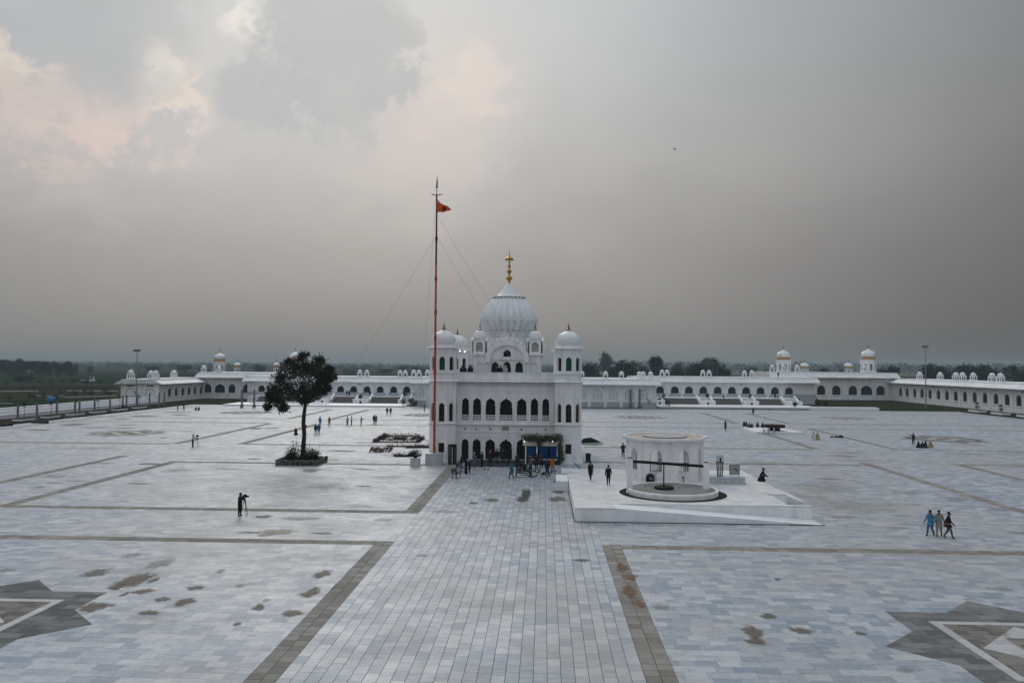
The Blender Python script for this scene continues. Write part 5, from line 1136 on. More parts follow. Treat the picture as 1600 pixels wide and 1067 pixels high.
for i, (px, py, w, h) in enumerate(((3, 666, 6, 6), (12, 665, 9, 6), (62, 661, 30, 5), (90, 653, 10, 6), (125, 648, 14, 4), (160, 644, 16, 5), (195, 640, 8, 8), (212, 637, 12, 5))):
    c = P(px, py); s = c.y / FPX; t = thing('dark_heap', ORD[i] + ' dark covered heap from the left at the plaza edge before the stepped wall', 'heap', (c.x, c.y, 0), 0, 'dark heaps by the stepped wall')
    rr = random.Random(i); b = MB()
    for k in range(max(2, int(w / 4))): x = (k / max(1, int(w / 4) - 1) - .5) * w * s * .7; b.lathe([(.5, 0), (.6, h * s * .25), (.5, h * s * .6), (.2, h * s * rr.uniform(.75, .95))], 8, (x, rr.uniform(-.2, .2)), phase=rr.random())
    b.obj('cover', mat('black_tarpaulin', (.018, .019, .02), .7, .3, 3), t); b = MB(); b.path([(-w * s * .4, -.6, .3), (0, -.66, .45), (w * s * .4, -.6, .3)], .03); b.obj('rope', GREYM, t)
def mast(px, ytop, Y, x, z0, label):
    p = W(px, ytop, Y); t = thing('floodlight_mast', label, 'lamp post', (p.x, Y, z0)); H_ = p.z - z0
    b = MB(); b.tube((0, 0, 0), (0, 0, H_), .17, .09, 10); b.box(-.3, .3, -.3, .3, 0, .3); b.obj('mast_pole', GREYM, t)
    b = MB(); b.box(-.85, .85, -.05, .05, H_ - .12, H_); b.obj('cross_arm', IRON, t)
    for u in (-.7, -.1, .5): b = MB(); b.box(u - .25, u + .25, -.45, .12, H_ - .55, H_ - .13); b.m = 1; b.box(u - .2, u + .2, -.47, -.451, H_ - .5, H_ - .18); b.obj('floodlight', [IRON, GREYM], t)
    b = MB(); b.box(-.25, .25, -.3, .1, 3.4, 4.2); b.obj('control_box', GREYM, t)
mast(214.5, 546, 213, 0, 0, 'tall grey floodlight mast before the gable of the left wing'); mast(1446, 540, 250, 0, .05, 'tall grey floodlight mast before the right wing')
for i, (px, yt, Y) in enumerate(((569.7, 568, 330), (584.7, 566, 330), (183, 567, 420), (198, 572, 420), (380.5, 566, 380), (282, 566, 380), (974.5, 567, 330), (1010, 568, 330), (1114, 568, 330), (1120, 568, 330), (1516, 566, 330))):
    p = W(px, yt, Y); t = thing('street_lamp', ORD[i] + ' slim lamp post from the left rising behind the arcade roofs', 'lamp post', (p.x, Y, 0), 0, 'slim lamp posts behind the arcades'); b = MB(); b.tube((0, 0, 0), (0, 0, p.z), .1, .07); b.obj('pole', GREYM, t); b = MB(); b.tube((0, 0, p.z - .1), (-1.2, 0, p.z + .3), .06); b.box(-1.9, -1.1, -.15, .15, p.z + .25, p.z + .38); b.obj('lamp_head', GREYM, t)
for i, (px, py, w, h) in enumerate(((633, 622, 7, 16), (641, 630, 8, 10), (648, 633, 8, 9), (630, 632, 8, 10), (563, 622, 4, 8), (1012, 633, 9, 12), (1035, 628, 10, 14), (1043, 632, 10, 8), (1106, 622, 4, 9), (1173, 622, 5, 8), (1242, 634, 5, 8), (1253, 620, 4, 16), (1271, 626, 6, 14), (1245, 628, 10, 6), (1278, 634, 5, 12), (497, 625, 12, 9), (1290, 632, 6, 8))):
    z = 1.6 if py < 626 else .45; c = P(px, py + 2, z); s = c.y / FPX
    bush('terrace_shrub', ORD[i] + ' dark shrub from the left on the terraces beside the stairs', c, w * s * 1.1, h * s, 'shrubs on the terraces', LEAF, 200, .04, .2)

# ------------------------------------------------------------------ entrance of the shrine
def entrance():
    a, c = P(742, 719.5), P(819, 719.5); y1 = 101.0; d = P(780, 731.5)
    b = MB(); b.box(-9.3, -1.9, 94.6, y1, 0, .05); b.box(-9.3, -1.9, 94.55, 94.6, 0, .09)
    tag(b.obj('entrance_carpet', RUG), 'charcoal carpet spread before the arched doors of the shrine', 'carpet')
    Y = 97.2; p0 = W(820, 720, Y); p1 = W(872, 720, Y); w = p1.x - p0.x; h = 3.1
    t = thing('curtained_booth', 'booth hung with blue curtains under a leafy roof at the right of the shrine doors', 'booth', (p0.x, Y, 0))
    for x in (.1, w - .1, w * .36):
        for y in (.1, 2.0): b = MB(); b.box(x - .07, x + .07, y - .07, y + .07, 0, 2.75); b.obj('post', WHITE, t)
    b = MB(); b.box(-.25, w, -.12, -.02, 2.25, 2.72); b.box(-.25, -.15, -.1, 2.1, 2.25, 3.1); b.box(-.2, w, 0, 2.1, 2.6, 2.7); b.obj('fascia', mat('cream_board', (.5, .49, .42), .7, .1, 3), t)
    BL = mat('bright_blue_cloth', (.008, .060, .19), .9, .45, 1.8, sc=(5, 1, .6))
    for x0, x1, pinch in ((.15, w * .33, .5), (w * .40, w * .70, .35), (w * .72, w + .35, .45)):
        b = MB(); nu, nv = 14, 8; V = []
        for i in range(nu + 1):
            for j in range(nv + 1):
                u, v = i / nu, j / nv; k = 1 - pinch * math.sin(v * math.pi * .8) * .5; xm = (x0 + x1) / 2
                V.append((xm + (u - .5) * (x1 - x0) * k, .12 + .06 * math.sin(u * 20), 2.35 - v * 2.05))
        b.add(V, [(i * (nv + 1) + j, (i + 1) * (nv + 1) + j, (i + 1) * (nv + 1) + j + 1, i * (nv + 1) + j + 1) for i in range(nu) for j in range(nv)]); b.obj('blue_curtain', BL, t, True)
    b = MB(); b.box(.1, w + .2, 1.9, 2.0, 0, 2.6); b.obj('back_cloth', mat('navy_cloth', (.01, .02, .07), .9, .3, 2), t)
    b = MB(); b.box(.5, w + .2, -.35, .1, 0, .82); b.box(.45, w + .25, -.4, .15, .822, .88); b.obj('counter', mat('dark_blue_counter', (.014, .02, .045), .6, .4, 2.5), t)
    b = MB(); b.box(.9, w - .1, -.42, -.355, .62, .70); b.obj('pale_ribbon', WHITE2, t)
    link('leafy_roof', leaf_mesh('leafy_roof', [(x, rnd.uniform(-.2, 1.2), 3.0 + rnd.uniform(-.1, .3), .55, .5, .33) for x in np.arange(0, w + .3, .28)] + [(w * .45, -.2, 2.55, .4, .25, .35), (w + .2, -.1, 2.3, .3, .3, .7), (w + .35, 0, 1.4, .3, .3, .4), (w + .4, 0, .8, .3, .3, .5)], 170, .12, LEAF3, 8, .6), t)
    for px in (819.5, 863.5):
        p = W(px, 689.5, Y - .3); b = MB(); b.lathe([(.02, -.05), (.05, -.02), (.05, .02), (.02, .05)], 10); b.obj('lit_bulb', MATS['lit'], t, loc=(p.x - p0.x, -.3, p.z))
    # walk-through detector
    q = P(706.5, 725.2); t = thing('detector_frame', 'dark walk-through detector frame left of the shrine doors', 'security gate', (q.x, q.y, 0), R(35))
    b = MB(); b.box(-.42, -.22, -.35, .35, 0, 2.1); b.box(.22, .42, -.35, .35, 0, 2.1); b.obj('side_panel', mat('dark_grey_panel', (.045, .055, .06), .5, .2, 2), t)
    b = MB(); b.box(-.42, .42, -.3, .3, 2.102, 2.4); b.obj('top_panel', IRON, t)
    q = P(676, 712.3); t = thing('banner_stand', 'purple upright banner with orange edge behind the flagpole', 'banner', (q.x, q.y, 0))
    b = MB(); b.box(-.40, .40, -.03, .03, .12, 2.5); b.obj('banner_edge', mat('orange_print', (.35, .10, .03), .5, .1, 4), t)
    b = MB(); p = arch(0, .68, .2, 2.3, 'round'); b.add([(x, -.036, z) for x, z in p], [tuple(range(len(p)))]); b.obj('purple_print', mat('purple_print', (.045, .025, .20), .5, .5, 2.2), t)
    b = MB(); b.box(-.3, .3, -.04, -.037, .45, .75); b.box(-.2, .2, -.041, -.0395, .9, 1.0); b.obj('pale_print', WHITE2, t)
    b = MB(); b.box(-.5, .5, -.2, .2, 0, .12); b.obj('foot', IRON, t)
    # iron benches
    def bench(px, py, label, ang):
        q = P(px, py); t = thing('iron_bench', label, 'bench', q, ang, 'iron benches before the shrine')
        for k in range(5): b = MB(); b.box(-.75, .75, -.02 + k * .1, .06 + k * .1, .44, .48); b.obj('seat_slat', IRON, t)
        for k in range(4): b = MB(); b.box(-.75, .75, .48 + k * .03, .52 + k * .03, .56 + k * .11, .64 + k * .11); b.obj('back_slat', IRON, t)
        for x in (-.72, .72):
            b = MB(); b.path([(x, -.06, 0), (x, .02, .2), (x, -.02, .44)], .035); b.path([(x, .55, 0), (x, .44, .22), (x, .48, .46), (x, .6, 1.0)], .035); b.path([(x, .5, .7), (x, .2, .72), (x, -.04, .68), (x, -.04, .46)], .03); b.obj('side_frame', IRON, t)
    bench(716.5, 746.5, 'black iron bench at the left of the shrine forecourt', R(78)); bench(817.5, 746, 'black iron bench among the scattered shoes', R(8)); bench(724, 737, 'black iron bench half hidden behind the dark-clad woman', R(70))
    # scattered shoes
    r2 = random.Random(12); S = MB(); S.lathe([(.03, 0), (.05, .02), (.045, .07), (.02, .09)], 8); S.v = [(x * 1.0, y * 2.6, z) for x, y, z in S.v]; SM = S.mesh('shoe', IRON)
    for i in range(64):
        px, py = r2.gauss(838, 15), r2.gauss(738.5, 3.6)
        if i > 58: px, py = (757, 733.5, 763, 733.8, 729, 732.6)[2 * ((i - 59) % 3)], 733.5
        q = P(px, py); o = link('shoe', SM, None, (q.x, q.y, .0), r2.uniform(0, 6.28)); o.scale = (1.25,) * 3
        tag(o, 'dark shoe left on the paving in the scatter before the shrine', 'shoe', 'shoes left before the shrine')
    q = P(919, 721.5); t = thing('litter_bin', 'dark blue litter bin right of the shrine', 'bin', q); b = MB(); b.lathe([(.24, 0), (.3, .05), (.33, .85), (.34, .9)], 14); b.obj('bin_body', mat('navy_plastic', (.012, .018, .05), .5, .1, 3), t); b = MB(); b.lathe([(.36, .9), (.34, 1.0), (.15, 1.1)], 14); b.obj('lid', IRON, t)
    # green tarpaulin canopy
    q = P(926, 693.5); s = q.y / FPX; t = thing('green_canopy', 'slumped dark green canopy on a thin pole right of the shrine', 'canopy', q)
    b = MB(); b.add([(-1.9, 0, .2), (-1.5, -.4, .95), (-.4, -.5, 1.15), (.5, -.4, .8), (1.5, -.2, .35), (1.7, .6, .15), (.4, 1.6, .5), (-1.4, 1.6, .6), (-.4, .6, 1.0)], [(0, 1, 8), (1, 2, 8), (2, 3, 8), (3, 4, 8), (4, 5, 8), (5, 6, 8), (6, 7, 8), (7, 0, 8), (0, 1, 2, 3, 4)]); b.v = [(x, y, z - .1) for x, y, z in b.v]; b.obj('cloth', mat('dark_green_tarpaulin', (.008, .05, .022), .7, .3, 2), t)
    b = MB(); b.tube((-.4, .2, 0), (-.4, .2, .98), .03); b.obj('pole', IRON, t)
    # potted plant on a marble pedestal
    q = P(648, 728.5); t = thing('pedestal_block', 'square grey marble pedestal left of the flagpole', 'pedestal', q); b = MB(); b.box(-.52, .52, -.1, .94, 0, .92); b.box(-.55, .55, -.13, .97, .922, .98); b.obj('block', PLINTH, t)
    bt = thing('potted_bush', 'dark potted bush on the marble pedestal left of the flagpole', 'plant', (q.x, q.y + .4, .98)); b = MB(); b.lathe([(.2, 0), (.3, .22), (.32, .26)], 12); b.obj('pot', IRON, bt); link('foliage', leaf_mesh('foliage', [(0, 0, .55, .5, .45, .3), (-.3, 0, .42, .3, .3, .2)], 220, .1, LEAF, 31), bt)
entrance()
# flower beds left of the shrine
def bedrow(name, label, segs, m, h=.32, w=.5, posts=()):
    t = thing(name, label, 'flower bed'); cl = []
    soil = MB()
    for (ax, ay, bx, by) in segs:
        a, b = P(ax, ay), P(bx, by); n = max(2, int((b - a).length / .42)); d = (b - a).normalized(); nn = Vector((-d.y, d.x, 0))
        for i in range(n + 1):
            q = a.lerp(b, i / n); cl.append((q.x + rnd.uniform(-.05, .05), q.y, h * .55, .26, w * .55, h * .55))
        c4 = [a - nn * w * .5, b - nn * w * .5, b + nn * w * .5, a + nn * w * .5]
        soil.prism([(p.x, p.y) for p in c4], 0, .09 + .002 * len(soil.v) / 8)
    soil.obj('soil', SOIL, t); tag(link('flowers', leaf_mesh('flowers', cl, 42, .085, m, 41), t), kind='stuff')
    for (px, py, hh) in posts: q = P(px, py); b = MB(); b.tube((q.x, q.y, 0), (q.x, q.y, hh), .05); b.tube((q.x, q.y, hh), (q.x - .9, q.y, hh - .05), .03); b.obj('marker_post', GREYM, t)
bedrow('framed_bed', 'square double-bordered flower bed left of the shrine', [(585, 691, 652, 691.3), (585, 691, 602, 681), (602, 681.3, 650, 681.5), (652, 691.3, 661, 685), (592, 687, 644, 687), (592, 687, 605, 682.5), (644, 687, 655, 683), (615, 684, 634, 684), (615, 685.5, 634, 685.5)], FLOW, .42, .7, ((651.5, 687, .9), (668.5, 697, .9)))
bedrow('long_bed', 'long dark flower row behind the flagpole banner', [(606, 697.8, 672, 698.2), (634, 699.8, 671, 699.6)], FLOW, .4, .6)
bedrow('short_bed', 'dark flower row behind the marble pedestal', [(616, 711.5, 657, 711.8), (617, 713.4, 655, 713.4)], FLOW, .4, .5)
def letter_bed():
    t = thing('letter_bed', 'reddish flower bed laid out as slanted letters left of the shrine', 'flower bed')
    strokes = [((0, 0), (0, 1)), ((0, 1), (.7, 1)), ((0, .5), (.55, .5)), ((1.1, 0), (1.1, 1)), ((1.6, 0), (1.6, 1)), ((1.6, 1), (2.3, .9)), ((2.3, .9), (1.6, .5)), ((1.6, .5), (2.3, 0)), ((2.8, 1), (2.95, 0)), ((2.95, 0), (3.2, .6)), ((3.2, .6), (3.45, 0)), ((3.45, 0), (3.6, 1)), ((4.1, 0), (4.1, 1)), ((4.5, 1), (5.5, 1)), ((5.0, 1), (5.0, 0)), ((5.9, 1), (6.5, .9)), ((6.5, .9), (6.3, .4)), ((6.3, .4), (5.9, 0))]
    cl = []
    for (a, b) in strokes:
        n = 4
        for i in range(n + 1):
            u = a[0] + (b[0] - a[0]) * i / n; v = a[1] + (b[1] - a[1]) * i / n
            q = P(578 + u * 4.9 + v * 3.0, 706.8 - v * 5.8); cl.append((q.x, q.y, .10, .10, .22, .09))
    tag(link('flowers', leaf_mesh('flowers', cl, 28, .07, FLOWR, 42), t), kind='stuff')
    b = MB()
    for c in cl: b.box(c[0] - .06, c[0] + .06, c[1] - .16, c[1] + .16, 0, .03 + .0005 * (len(b.v) / 8))
    b.obj('soil', SOIL, t)
letter_bed()

# ------------------------------------------------------------------ people
SKEL = {}
def body(pose, fingers):
    """one continuous body grown from a jointed skeleton; faces carry 0 skin, 1 top, 2 legs, 3 shoes"""
    key = (pose, fingers)
    if key in SKEL: return SKEL[key]
    V, E, Rr, G = [], [], [], []
    def v(p, r, g, par=None):
        k_ = 1.32 if par is None or max(r if isinstance(r, tuple) else (r,)) > .03 else 1.0
        r = r if isinstance(r, tuple) else (r, r); V.append(p); Rr.append((r[0] * k_, r[1] * k_)); G.append(g)
        if par is not None: E.append((par, len(V) - 1))
        return len(V) - 1
    z0 = {'sit': -.80, 'crouch': -.62, 'bend': -.02}.get(pose, 0.0)
    lean = {'crouch': .22, 'sit': .08, 'bend': .35, 'walk': .03, 'film': .04}.get(pose, 0.0)
    pel = v((0, 0, .95 + z0), (.145, .10), 1)
    sp = v((0, lean * .35, 1.14 + z0), (.135, .095), 1, pel); ch = v((0, lean * .8, 1.33 + z0), (.165, .11), 1, sp)
    nk = v((0, lean * 1.05, 1.475 + z0), .058, 0, ch); hd = v((0, lean * 1.15 + .015, 1.565 + z0), (.075, .085), 0, nk); tp = v((0, lean * 1.15 + .01, 1.66 + z0), (.07, .08), 0, hd)
    v((0, lean * 1.15 + .115, 1.565 + z0), .014, 0, hd)
    arms = {'stand': [((.23, 0, 1.13), (.24, .05, .89))] * 2, 'hips': [((.32, -.04, 1.16), (.17, .08, 1.0))] * 2, 'walk': [((.23, .10, 1.14), (.25, .27, .96)), ((.24, -.12, 1.14), (.27, -.20, .90))],
            'film': [((.22, .18, 1.20), (.08, .38, 1.36)), ((.25, .14, 1.16), (.12, .36, 1.22))], 'sit': [((.26, .12, 1.12), (.16, .30, 1.02))] * 2, 'crouch': [((.24, .30, 1.12), (.14, .50, 1.06))] * 2,
            'point': [((.40, .05, 1.40), (.66, .08, 1.40)), ((.24, .02, 1.13), (.25, .08, .89))], 'bend': [((.22, .42, 1.08), (.18, .55, .86))] * 2, 'fold': [((.24, .06, 1.14), (.05, .19, 1.14))] * 2}[pose if pose in ('stand', 'hips', 'walk', 'film', 'sit', 'crouch', 'point', 'bend', 'fold') else 'stand']
    for s, (el, wr) in zip((1, -1), arms):
        sh = v((s * .185, lean * .9, 1.405 + z0), .062, 1, ch); e = v((s * el[0], el[1] + lean * .3, el[2] + z0), .047, 1, sh); w = v((s * wr[0], wr[1] + lean * .2, wr[2] + z0), .036, 1, e)
        d = (Vector(V[w]) - Vector(V[e])).normalized(); pm = Vector(V[w]) + d * .075; h = v(tuple(pm), (.036, .022), 0, w)
        sd = d.cross(Vector((1, 0, 0))); sd = (sd if sd.length > .2 else d.cross(Vector((0, 1, 0)))).normalized()
        if fingers:
            for k, ln in enumerate((.075, .085, .08, .062)):
                o = pm + sd * (.026 - k * .0175); a = v(tuple(o + d * .035), .010, 0, h); b = v(tuple(o + d * (.035 + ln * .55) + Vector((-s * .010, 0, 0))), .009, 0, a); v(tuple(o + d * (.03 + ln) + Vector((-s * .028, 0, 0))), .008, 0, b)
            a = v(tuple(pm + sd * .045 - d * .02), .011, 0, h); v(tuple(pm + sd * .062 + d * .025), .009, 0, a)
        else: v(tuple(pm + d * .08), (.03, .016), 0, h)
    legs = {'walk': [((.09, .15, .50), (.09, .24, .09), (.09, .39, .035)), ((.09, -.01, .49), (.09, -.25, .14), (.09, -.14, .04))], 'sit': [((.30, .28, .22), (-.02, .34, .09), (-.12, .36, .06)), ((.30, .28, .22), (-.02, .24, .09), (-.12, .26, .06))],
            'crouch': [((.17, .36, .46), (.13, .10, .09), (.13, .26, .035))] * 2}.get(pose, [((.105, .02, .49), (.115, -.01, .09), (.13, .13, .035))] * 2)
    for s, (kn, an, to) in zip((1, -1), legs):
        hp = v((s * .09, .0, .89 + z0), (.09, .095), 2, pel); k = v((s * kn[0], kn[1], kn[2]), .062, 2, hp); a = v((s * an[0], an[1], an[2]), .042, 2, k); v((s * to[0], to[1], to[2]), (.042, .03), 3, v((s * an[0], an[1] + .01, .045) if pose != 'sit' else (s * an[0] * .9, an[1], .08), .042, 3, a))
    me = bpy.data.meshes.new('skeleton'); me.from_pydata(V, E, []); o = bpy.data.objects.new('skeleton', me); COL.objects.link(o)
    md = o.modifiers.new('skin', 'SKIN'); md.use_smooth_shade = True
    for i, sv in enumerate(me.skin_vertices[0].data): sv.radius = Rr[i]; sv.use_root = (i == 0)
    ss = o.modifiers.new('sub', 'SUBSURF'); ss.levels = 1
    dg = bpy.context.evaluated_depsgraph_get(); out = bpy.data.meshes.new_from_object(o.evaluated_get(dg)); out.name = 'person_body'
    bpy.data.objects.remove(o)
    A = np.array(V); g = np.array(G); vs_ = np.array([q.co[:] for q in out.vertices]); idx = []
    seg = [(A[a], A[b], g[b] if g[b] in (0, 2, 3) or g[a] == g[b] else g[a]) for a, b in E]
    for p in out.polygons:
        c = vs_[list(p.vertices)].mean(0); best, bi = 1e9, 0
        for a, b, k in seg:
            ab = b - a; t_ = min(1, max(0, float((c - a) @ ab / max(ab @ ab, 1e-9)))); dd = float(np.linalg.norm(c - a - ab * t_))
            if dd < best: best, bi = dd, k
        idx.append(bi)
    for _ in range(4): out.materials.append(None)
    out.polygons.foreach_set('material_index', idx); out.update()
    SKEL[key] = (out, tuple(A[tp]), tuple(A[sp]), z0, lean); return SKEL[key]
def cloth(n, c, rough=.85): return mat('cloth_' + n, c, rough, .25, 6)
BLK = cloth('black', (.010, .010, .012)); BLUE = cloth('sky_blue', (.035, .19, .36)); STEEL = cloth('steel_blue', (.03, .10, .24)); WHT = cloth('white', (.52, .52, .52)); STONE = cloth('stone_grey', (.26, .26, .235)); GRY = cloth('mid_grey', (.10, .10, .105))
BRN = cloth('dark_brown', (.028, .014, .010)); NAVY = cloth('navy', (.014, .018, .055)); TEAL = cloth('teal', (.015, .14, .17)); RUSTC = cloth('rust_orange', (.34, .11, .02)); YEL = cloth('dull_yellow', (.30, .25, .09)); CHAR = cloth('charcoal', (.028, .028, .03)); RED = cloth('dark_red', (.10, .018, .015)); DGRN = cloth('dark_green', (.018, .035, .02)); TURB = cloth('orange_turban', (.45, .08, .015))
SKIN = mat('skin', (.16, .085, .055), .6, .1, 5); HAIR = mat('black_hair', (.010, .008, .008), .6, .3, 8); SHOE = mat('dark_shoe', (.012, .011, .010), .5, .2, 8)
def person(label, loc, face, pose='stand', top=BLK, legs=CHAR, kurta=None, head='hair', h=1.7, fingers=False, group=None, bag=False, hatm=None):
    me, tp, sp, z0, lean = body(pose, fingers); s = h / 1.74
    h *= 1.05; s = h / 1.74
    t = thing('person', label, 'person', loc, face, group)
    m2 = me.copy(); m2.name = 'body'
    for i, m in enumerate((SKIN, top, legs, SHOE)): m2.materials[i] = m
    o = link('body', m2, t); o.scale = (s, s, s)
    b = MB()
    if head == 'hair': b.lathe([(.078, -.075), (.098, -.03), (.096, .02), (.075, .065), (.03, .088)], 12, (tp[0], tp[1] - .018)); nm, m = 'hair', HAIR
    elif head == 'scarf': b.lathe([(.17, -.28), (.13, -.17), (.112, -.08), (.105, .02), (.075, .075), (.03, .095)], 12, (tp[0], tp[1] - .02)); nm, m = 'headscarf', hatm or BLK
    elif head == 'turban': b.lathe([(.10, -.04), (.135, -.01), (.14, .05), (.11, .1), (.05, .13)], 12, (tp[0], tp[1])); nm, m = 'turban', hatm or TURB
    else: b.lathe([(.10, -.04), (.104, .02), (.09, .07), (.03, .085)], 12, (tp[0], tp[1])); nm, m = 'cap', hatm or WHT
    b.v = [(x, y, z + tp[2]) for x, y, z in b.v]; o = b.obj(nm, m, t, True); o.scale = (s, s, s)
    if kurta and pose not in ('sit', 'crouch'):
        zb = {'short': .74, 'knee': .52, 'long': .12}[kurta]; st = pose == 'walk'; n = 14; b = MB()
        lv = [(1.18, .155, .115, sp[1]), (.98, .168, .135, lean * .1), ((.98 + zb) / 2, .19, .165 if not st else .20, 0.0), (zb, .215, .19 if not st else .27, 0.0)]
        V = [(a * math.cos(2 * math.pi * i / n) * (1 + .05 * (i % 2) * (k > 1)), y0 + c * math.sin(2 * math.pi * i / n), z) for k, (z, a, c, y0) in enumerate(lv) for i in range(n)]
        b.add(V, [(k * n + i, k * n + (i + 1) % n, (k + 1) * n + (i + 1) % n, (k + 1) * n + i) for k in range(3) for i in range(n)]); o = b.obj('tunic_skirt', top, t, True); o.scale = (s, s, s)
    if pose in ('sit', 'crouch') and kurta:
        b = MB(); b.lathe([(.34, .0), (.36, .10), (.26, .28), (.17, .42)], 12, (0, .1)); o = b.obj('draped_skirt', top, t, True); o.scale = (s, s * .95, s)
    if bag:
        b = MB(); b.box(.16, .26, -.1, .18, .78, 1.06); b.tube((.2, 0, 1.05), (-.1, .06, 1.42), .014); o = b.obj('bag', bag if not isinstance(bag, bool) else BLK, t); o.scale = (s, s, s)
    return t
FC = {'away': 0.0, 'to': math.pi, 'right': -math.pi / 2, 'left': math.pi / 2}
def at(px, py, z=0.0): return P(px, py, z)
def camera_rig(label, loc, ang, h=1.45):
    t = thing('tripod_camera', label, 'camera', loc, ang)
    for k in range(3):
        a = 2 * math.pi * k / 3 + .5; b = MB(); b.tube((.36 * math.cos(a), .36 * math.sin(a), 0), (.03 * math.cos(a), .03 * math.sin(a), h - .15), .018, .026); b.obj('leg', IRON, t)
    b = MB(); b.tube((0, 0, h - .35), (0, 0, h), .045, n=8); b.path([(0, 0, h - .08), (.05, -.35, h - .2)], .014); b.obj('tripod_head', IRON, t)
    b = MB(); b.box(-.07, .07, -.2, .16, h, h + .18); b.box(-.02, .02, -.1, .1, h + .18, h + .26); b.obj('camera_body', IRON, t)
    b = MB(); b.tube((0, .16, h + .09), (0, .30, h + .09), .06, .075, 12); b.obj('lens', IRON, t)
def near_people():
    person('cameraman in black behind a tripod on the left foreground paving', at(374.5, 806), -math.pi / 2 - .3, 'film', BLK, BLK, None, h=1.74, fingers=True)
    camera_rig('video camera on a tripod in front of the cameraman in black', at(382.3, 806.3), -math.pi / 2 + .2, 1.46)
    person('man in sky-blue tunic and trousers striding at the left of three', at(1454, 836.5), math.pi / 2 + .55, 'walk', BLUE, STEEL, 'short', h=1.74, fingers=True, group='three men walking at the right')
    person('man in pale grey tunic walking between two companions', at(1467.5, 837), math.pi / 2 + .9, 'walk', STONE, STONE, 'knee', h=1.76, fingers=True, group='three men walking at the right')
    person('man in dark brown jacket and grey trousers at the right of three walkers', at(1482, 840.3), -math.pi / 2 - .35, 'walk', BRN, GRY, 'short', h=1.76, fingers=True, group='three men walking at the right')
    person('cameraman in white shirt and blue jeans on the left paving', at(301, 698.5), -math.pi / 2, 'film', WHT, NAVY, None, h=1.76)
    camera_rig('video camera on a tripod beside the man in blue jeans', at(308, 698.5), -math.pi / 2, 1.5)
    h = 1.07
    person('woman in black tunic with a shoulder bag walking on the marble platform', at(922.8, 749.6, h), .2, 'walk', BLK, CHAR, 'knee', 'hair', 1.68, True, bag=STONE)
    person('dark-clothed man walking alone on the platform left of the well', at(950.6, 757.3, h), -.1, 'walk', BLK, BLK, 'short', 'hair', 1.72, True)
    person('man in black standing on the paving behind the left well post', at(973.5, 714), math.pi, 'hips', BLK, BLK, 'short', h=1.78)
    person('man in black crouching at the right edge of the marble platform', at(1188, 751.5, h), -math.pi / 2 - .3, 'crouch', BLK, BLK, 'short', h=1.9)
    person('person in teal tunic and dark red trousers walking before the shrine', at(799.2, 747.4), math.pi / 2, 'walk', TEAL, RED, 'knee', 'hair', 1.74)
    person('woman in black robe standing beside the left iron bench', at(728, 740.6), -1.9, 'stand', BLK, BLK, 'long', 'scarf', 1.66)
    person('man in grey tunic and white cap at the left of the carpet', at(741, 730.5), -2.6, 'fold', GRY, GRY, 'knee', 'cap', 1.7)
    person('man with orange turban in dark clothes on the shrine carpet', at(766, 728.5, .05), math.pi, 'stand', BRN, BLK, 'short', 'turban', 1.76)
    person('dark figure standing on the carpet before the middle arch', at(776.5, 724.5, .05), 0, 'stand', BLK, BLK, 'short', 'hair', 1.74)
    person('dim figure in navy just inside the wide middle arch', at(786, 723.2, .05), math.pi, 'stand', NAVY, BLK, 'short', 'hair', 1.72)
    person('man with orange turban and grey shawl among the shoes', at(829, 737.5), 2.4, 'stand', GRY, BLK, 'short', 'turban', 1.7)
    person('dark-clad person crouching left of the booth among the shoes', at(821, 735), 2.0, 'crouch', CHAR, BLK, None, 'hair', 1.7)
    person('man in navy shirt standing before the blue-curtained booth', at(855, 743.3), .1, 'stand', NAVY, BLK, None, 'hair', 1.72)
    person('woman in bright rust-orange dress beside the blue-curtained booth', at(863, 736.9), -.2, 'stand', RUSTC, RUSTC, 'knee', 'hair', 1.62)
    person('dark-clad person sitting by the first arched door of the shrine', at(722, 722), -2.5, 'sit', NAVY, BLK, True, 'scarf', 1.65)
def crowd():
    G2 = 'visitors gathered before the shrine doors'
    for px, py, lab, pose, a, b, k, hd, f in ((753, 729.5, 'person in charcoal standing on the carpet right of the white-capped man', 'stand', CHAR, BLK, 'knee', 'hair', 1.0), (795, 725, 'person in black before the right edge of the wide middle arch', 'stand', BLK, BLK, 'short', 'scarf', .3), (808, 731.5, 'person in dark green standing at the left end of the booth', 'stand', DGRN, BLK, 'knee', 'hair', 2.6),
            (813, 737.5, 'stooping person in black behind the iron bench', 'bend', BLK, CHAR, 'short', 'hair', 1.6), (838, 733, 'person in dark brown before the booth counter', 'stand', BRN, CHAR, 'knee', 'hair', -.4), (846, 731.5, 'person in charcoal leaning on the booth counter', 'bend', CHAR, BLK, 'short', 'hair', .2), (733.5, 739, 'child in black beside the woman in black robe', 'stand', BLK, BLK, 'knee', 'scarf', -1.2)):
        person(lab, at(px, py, .05 if py < 730 else 0), f, pose, a, b, k, hd, 1.7 if 'child' not in lab else 1.3, group=G2)
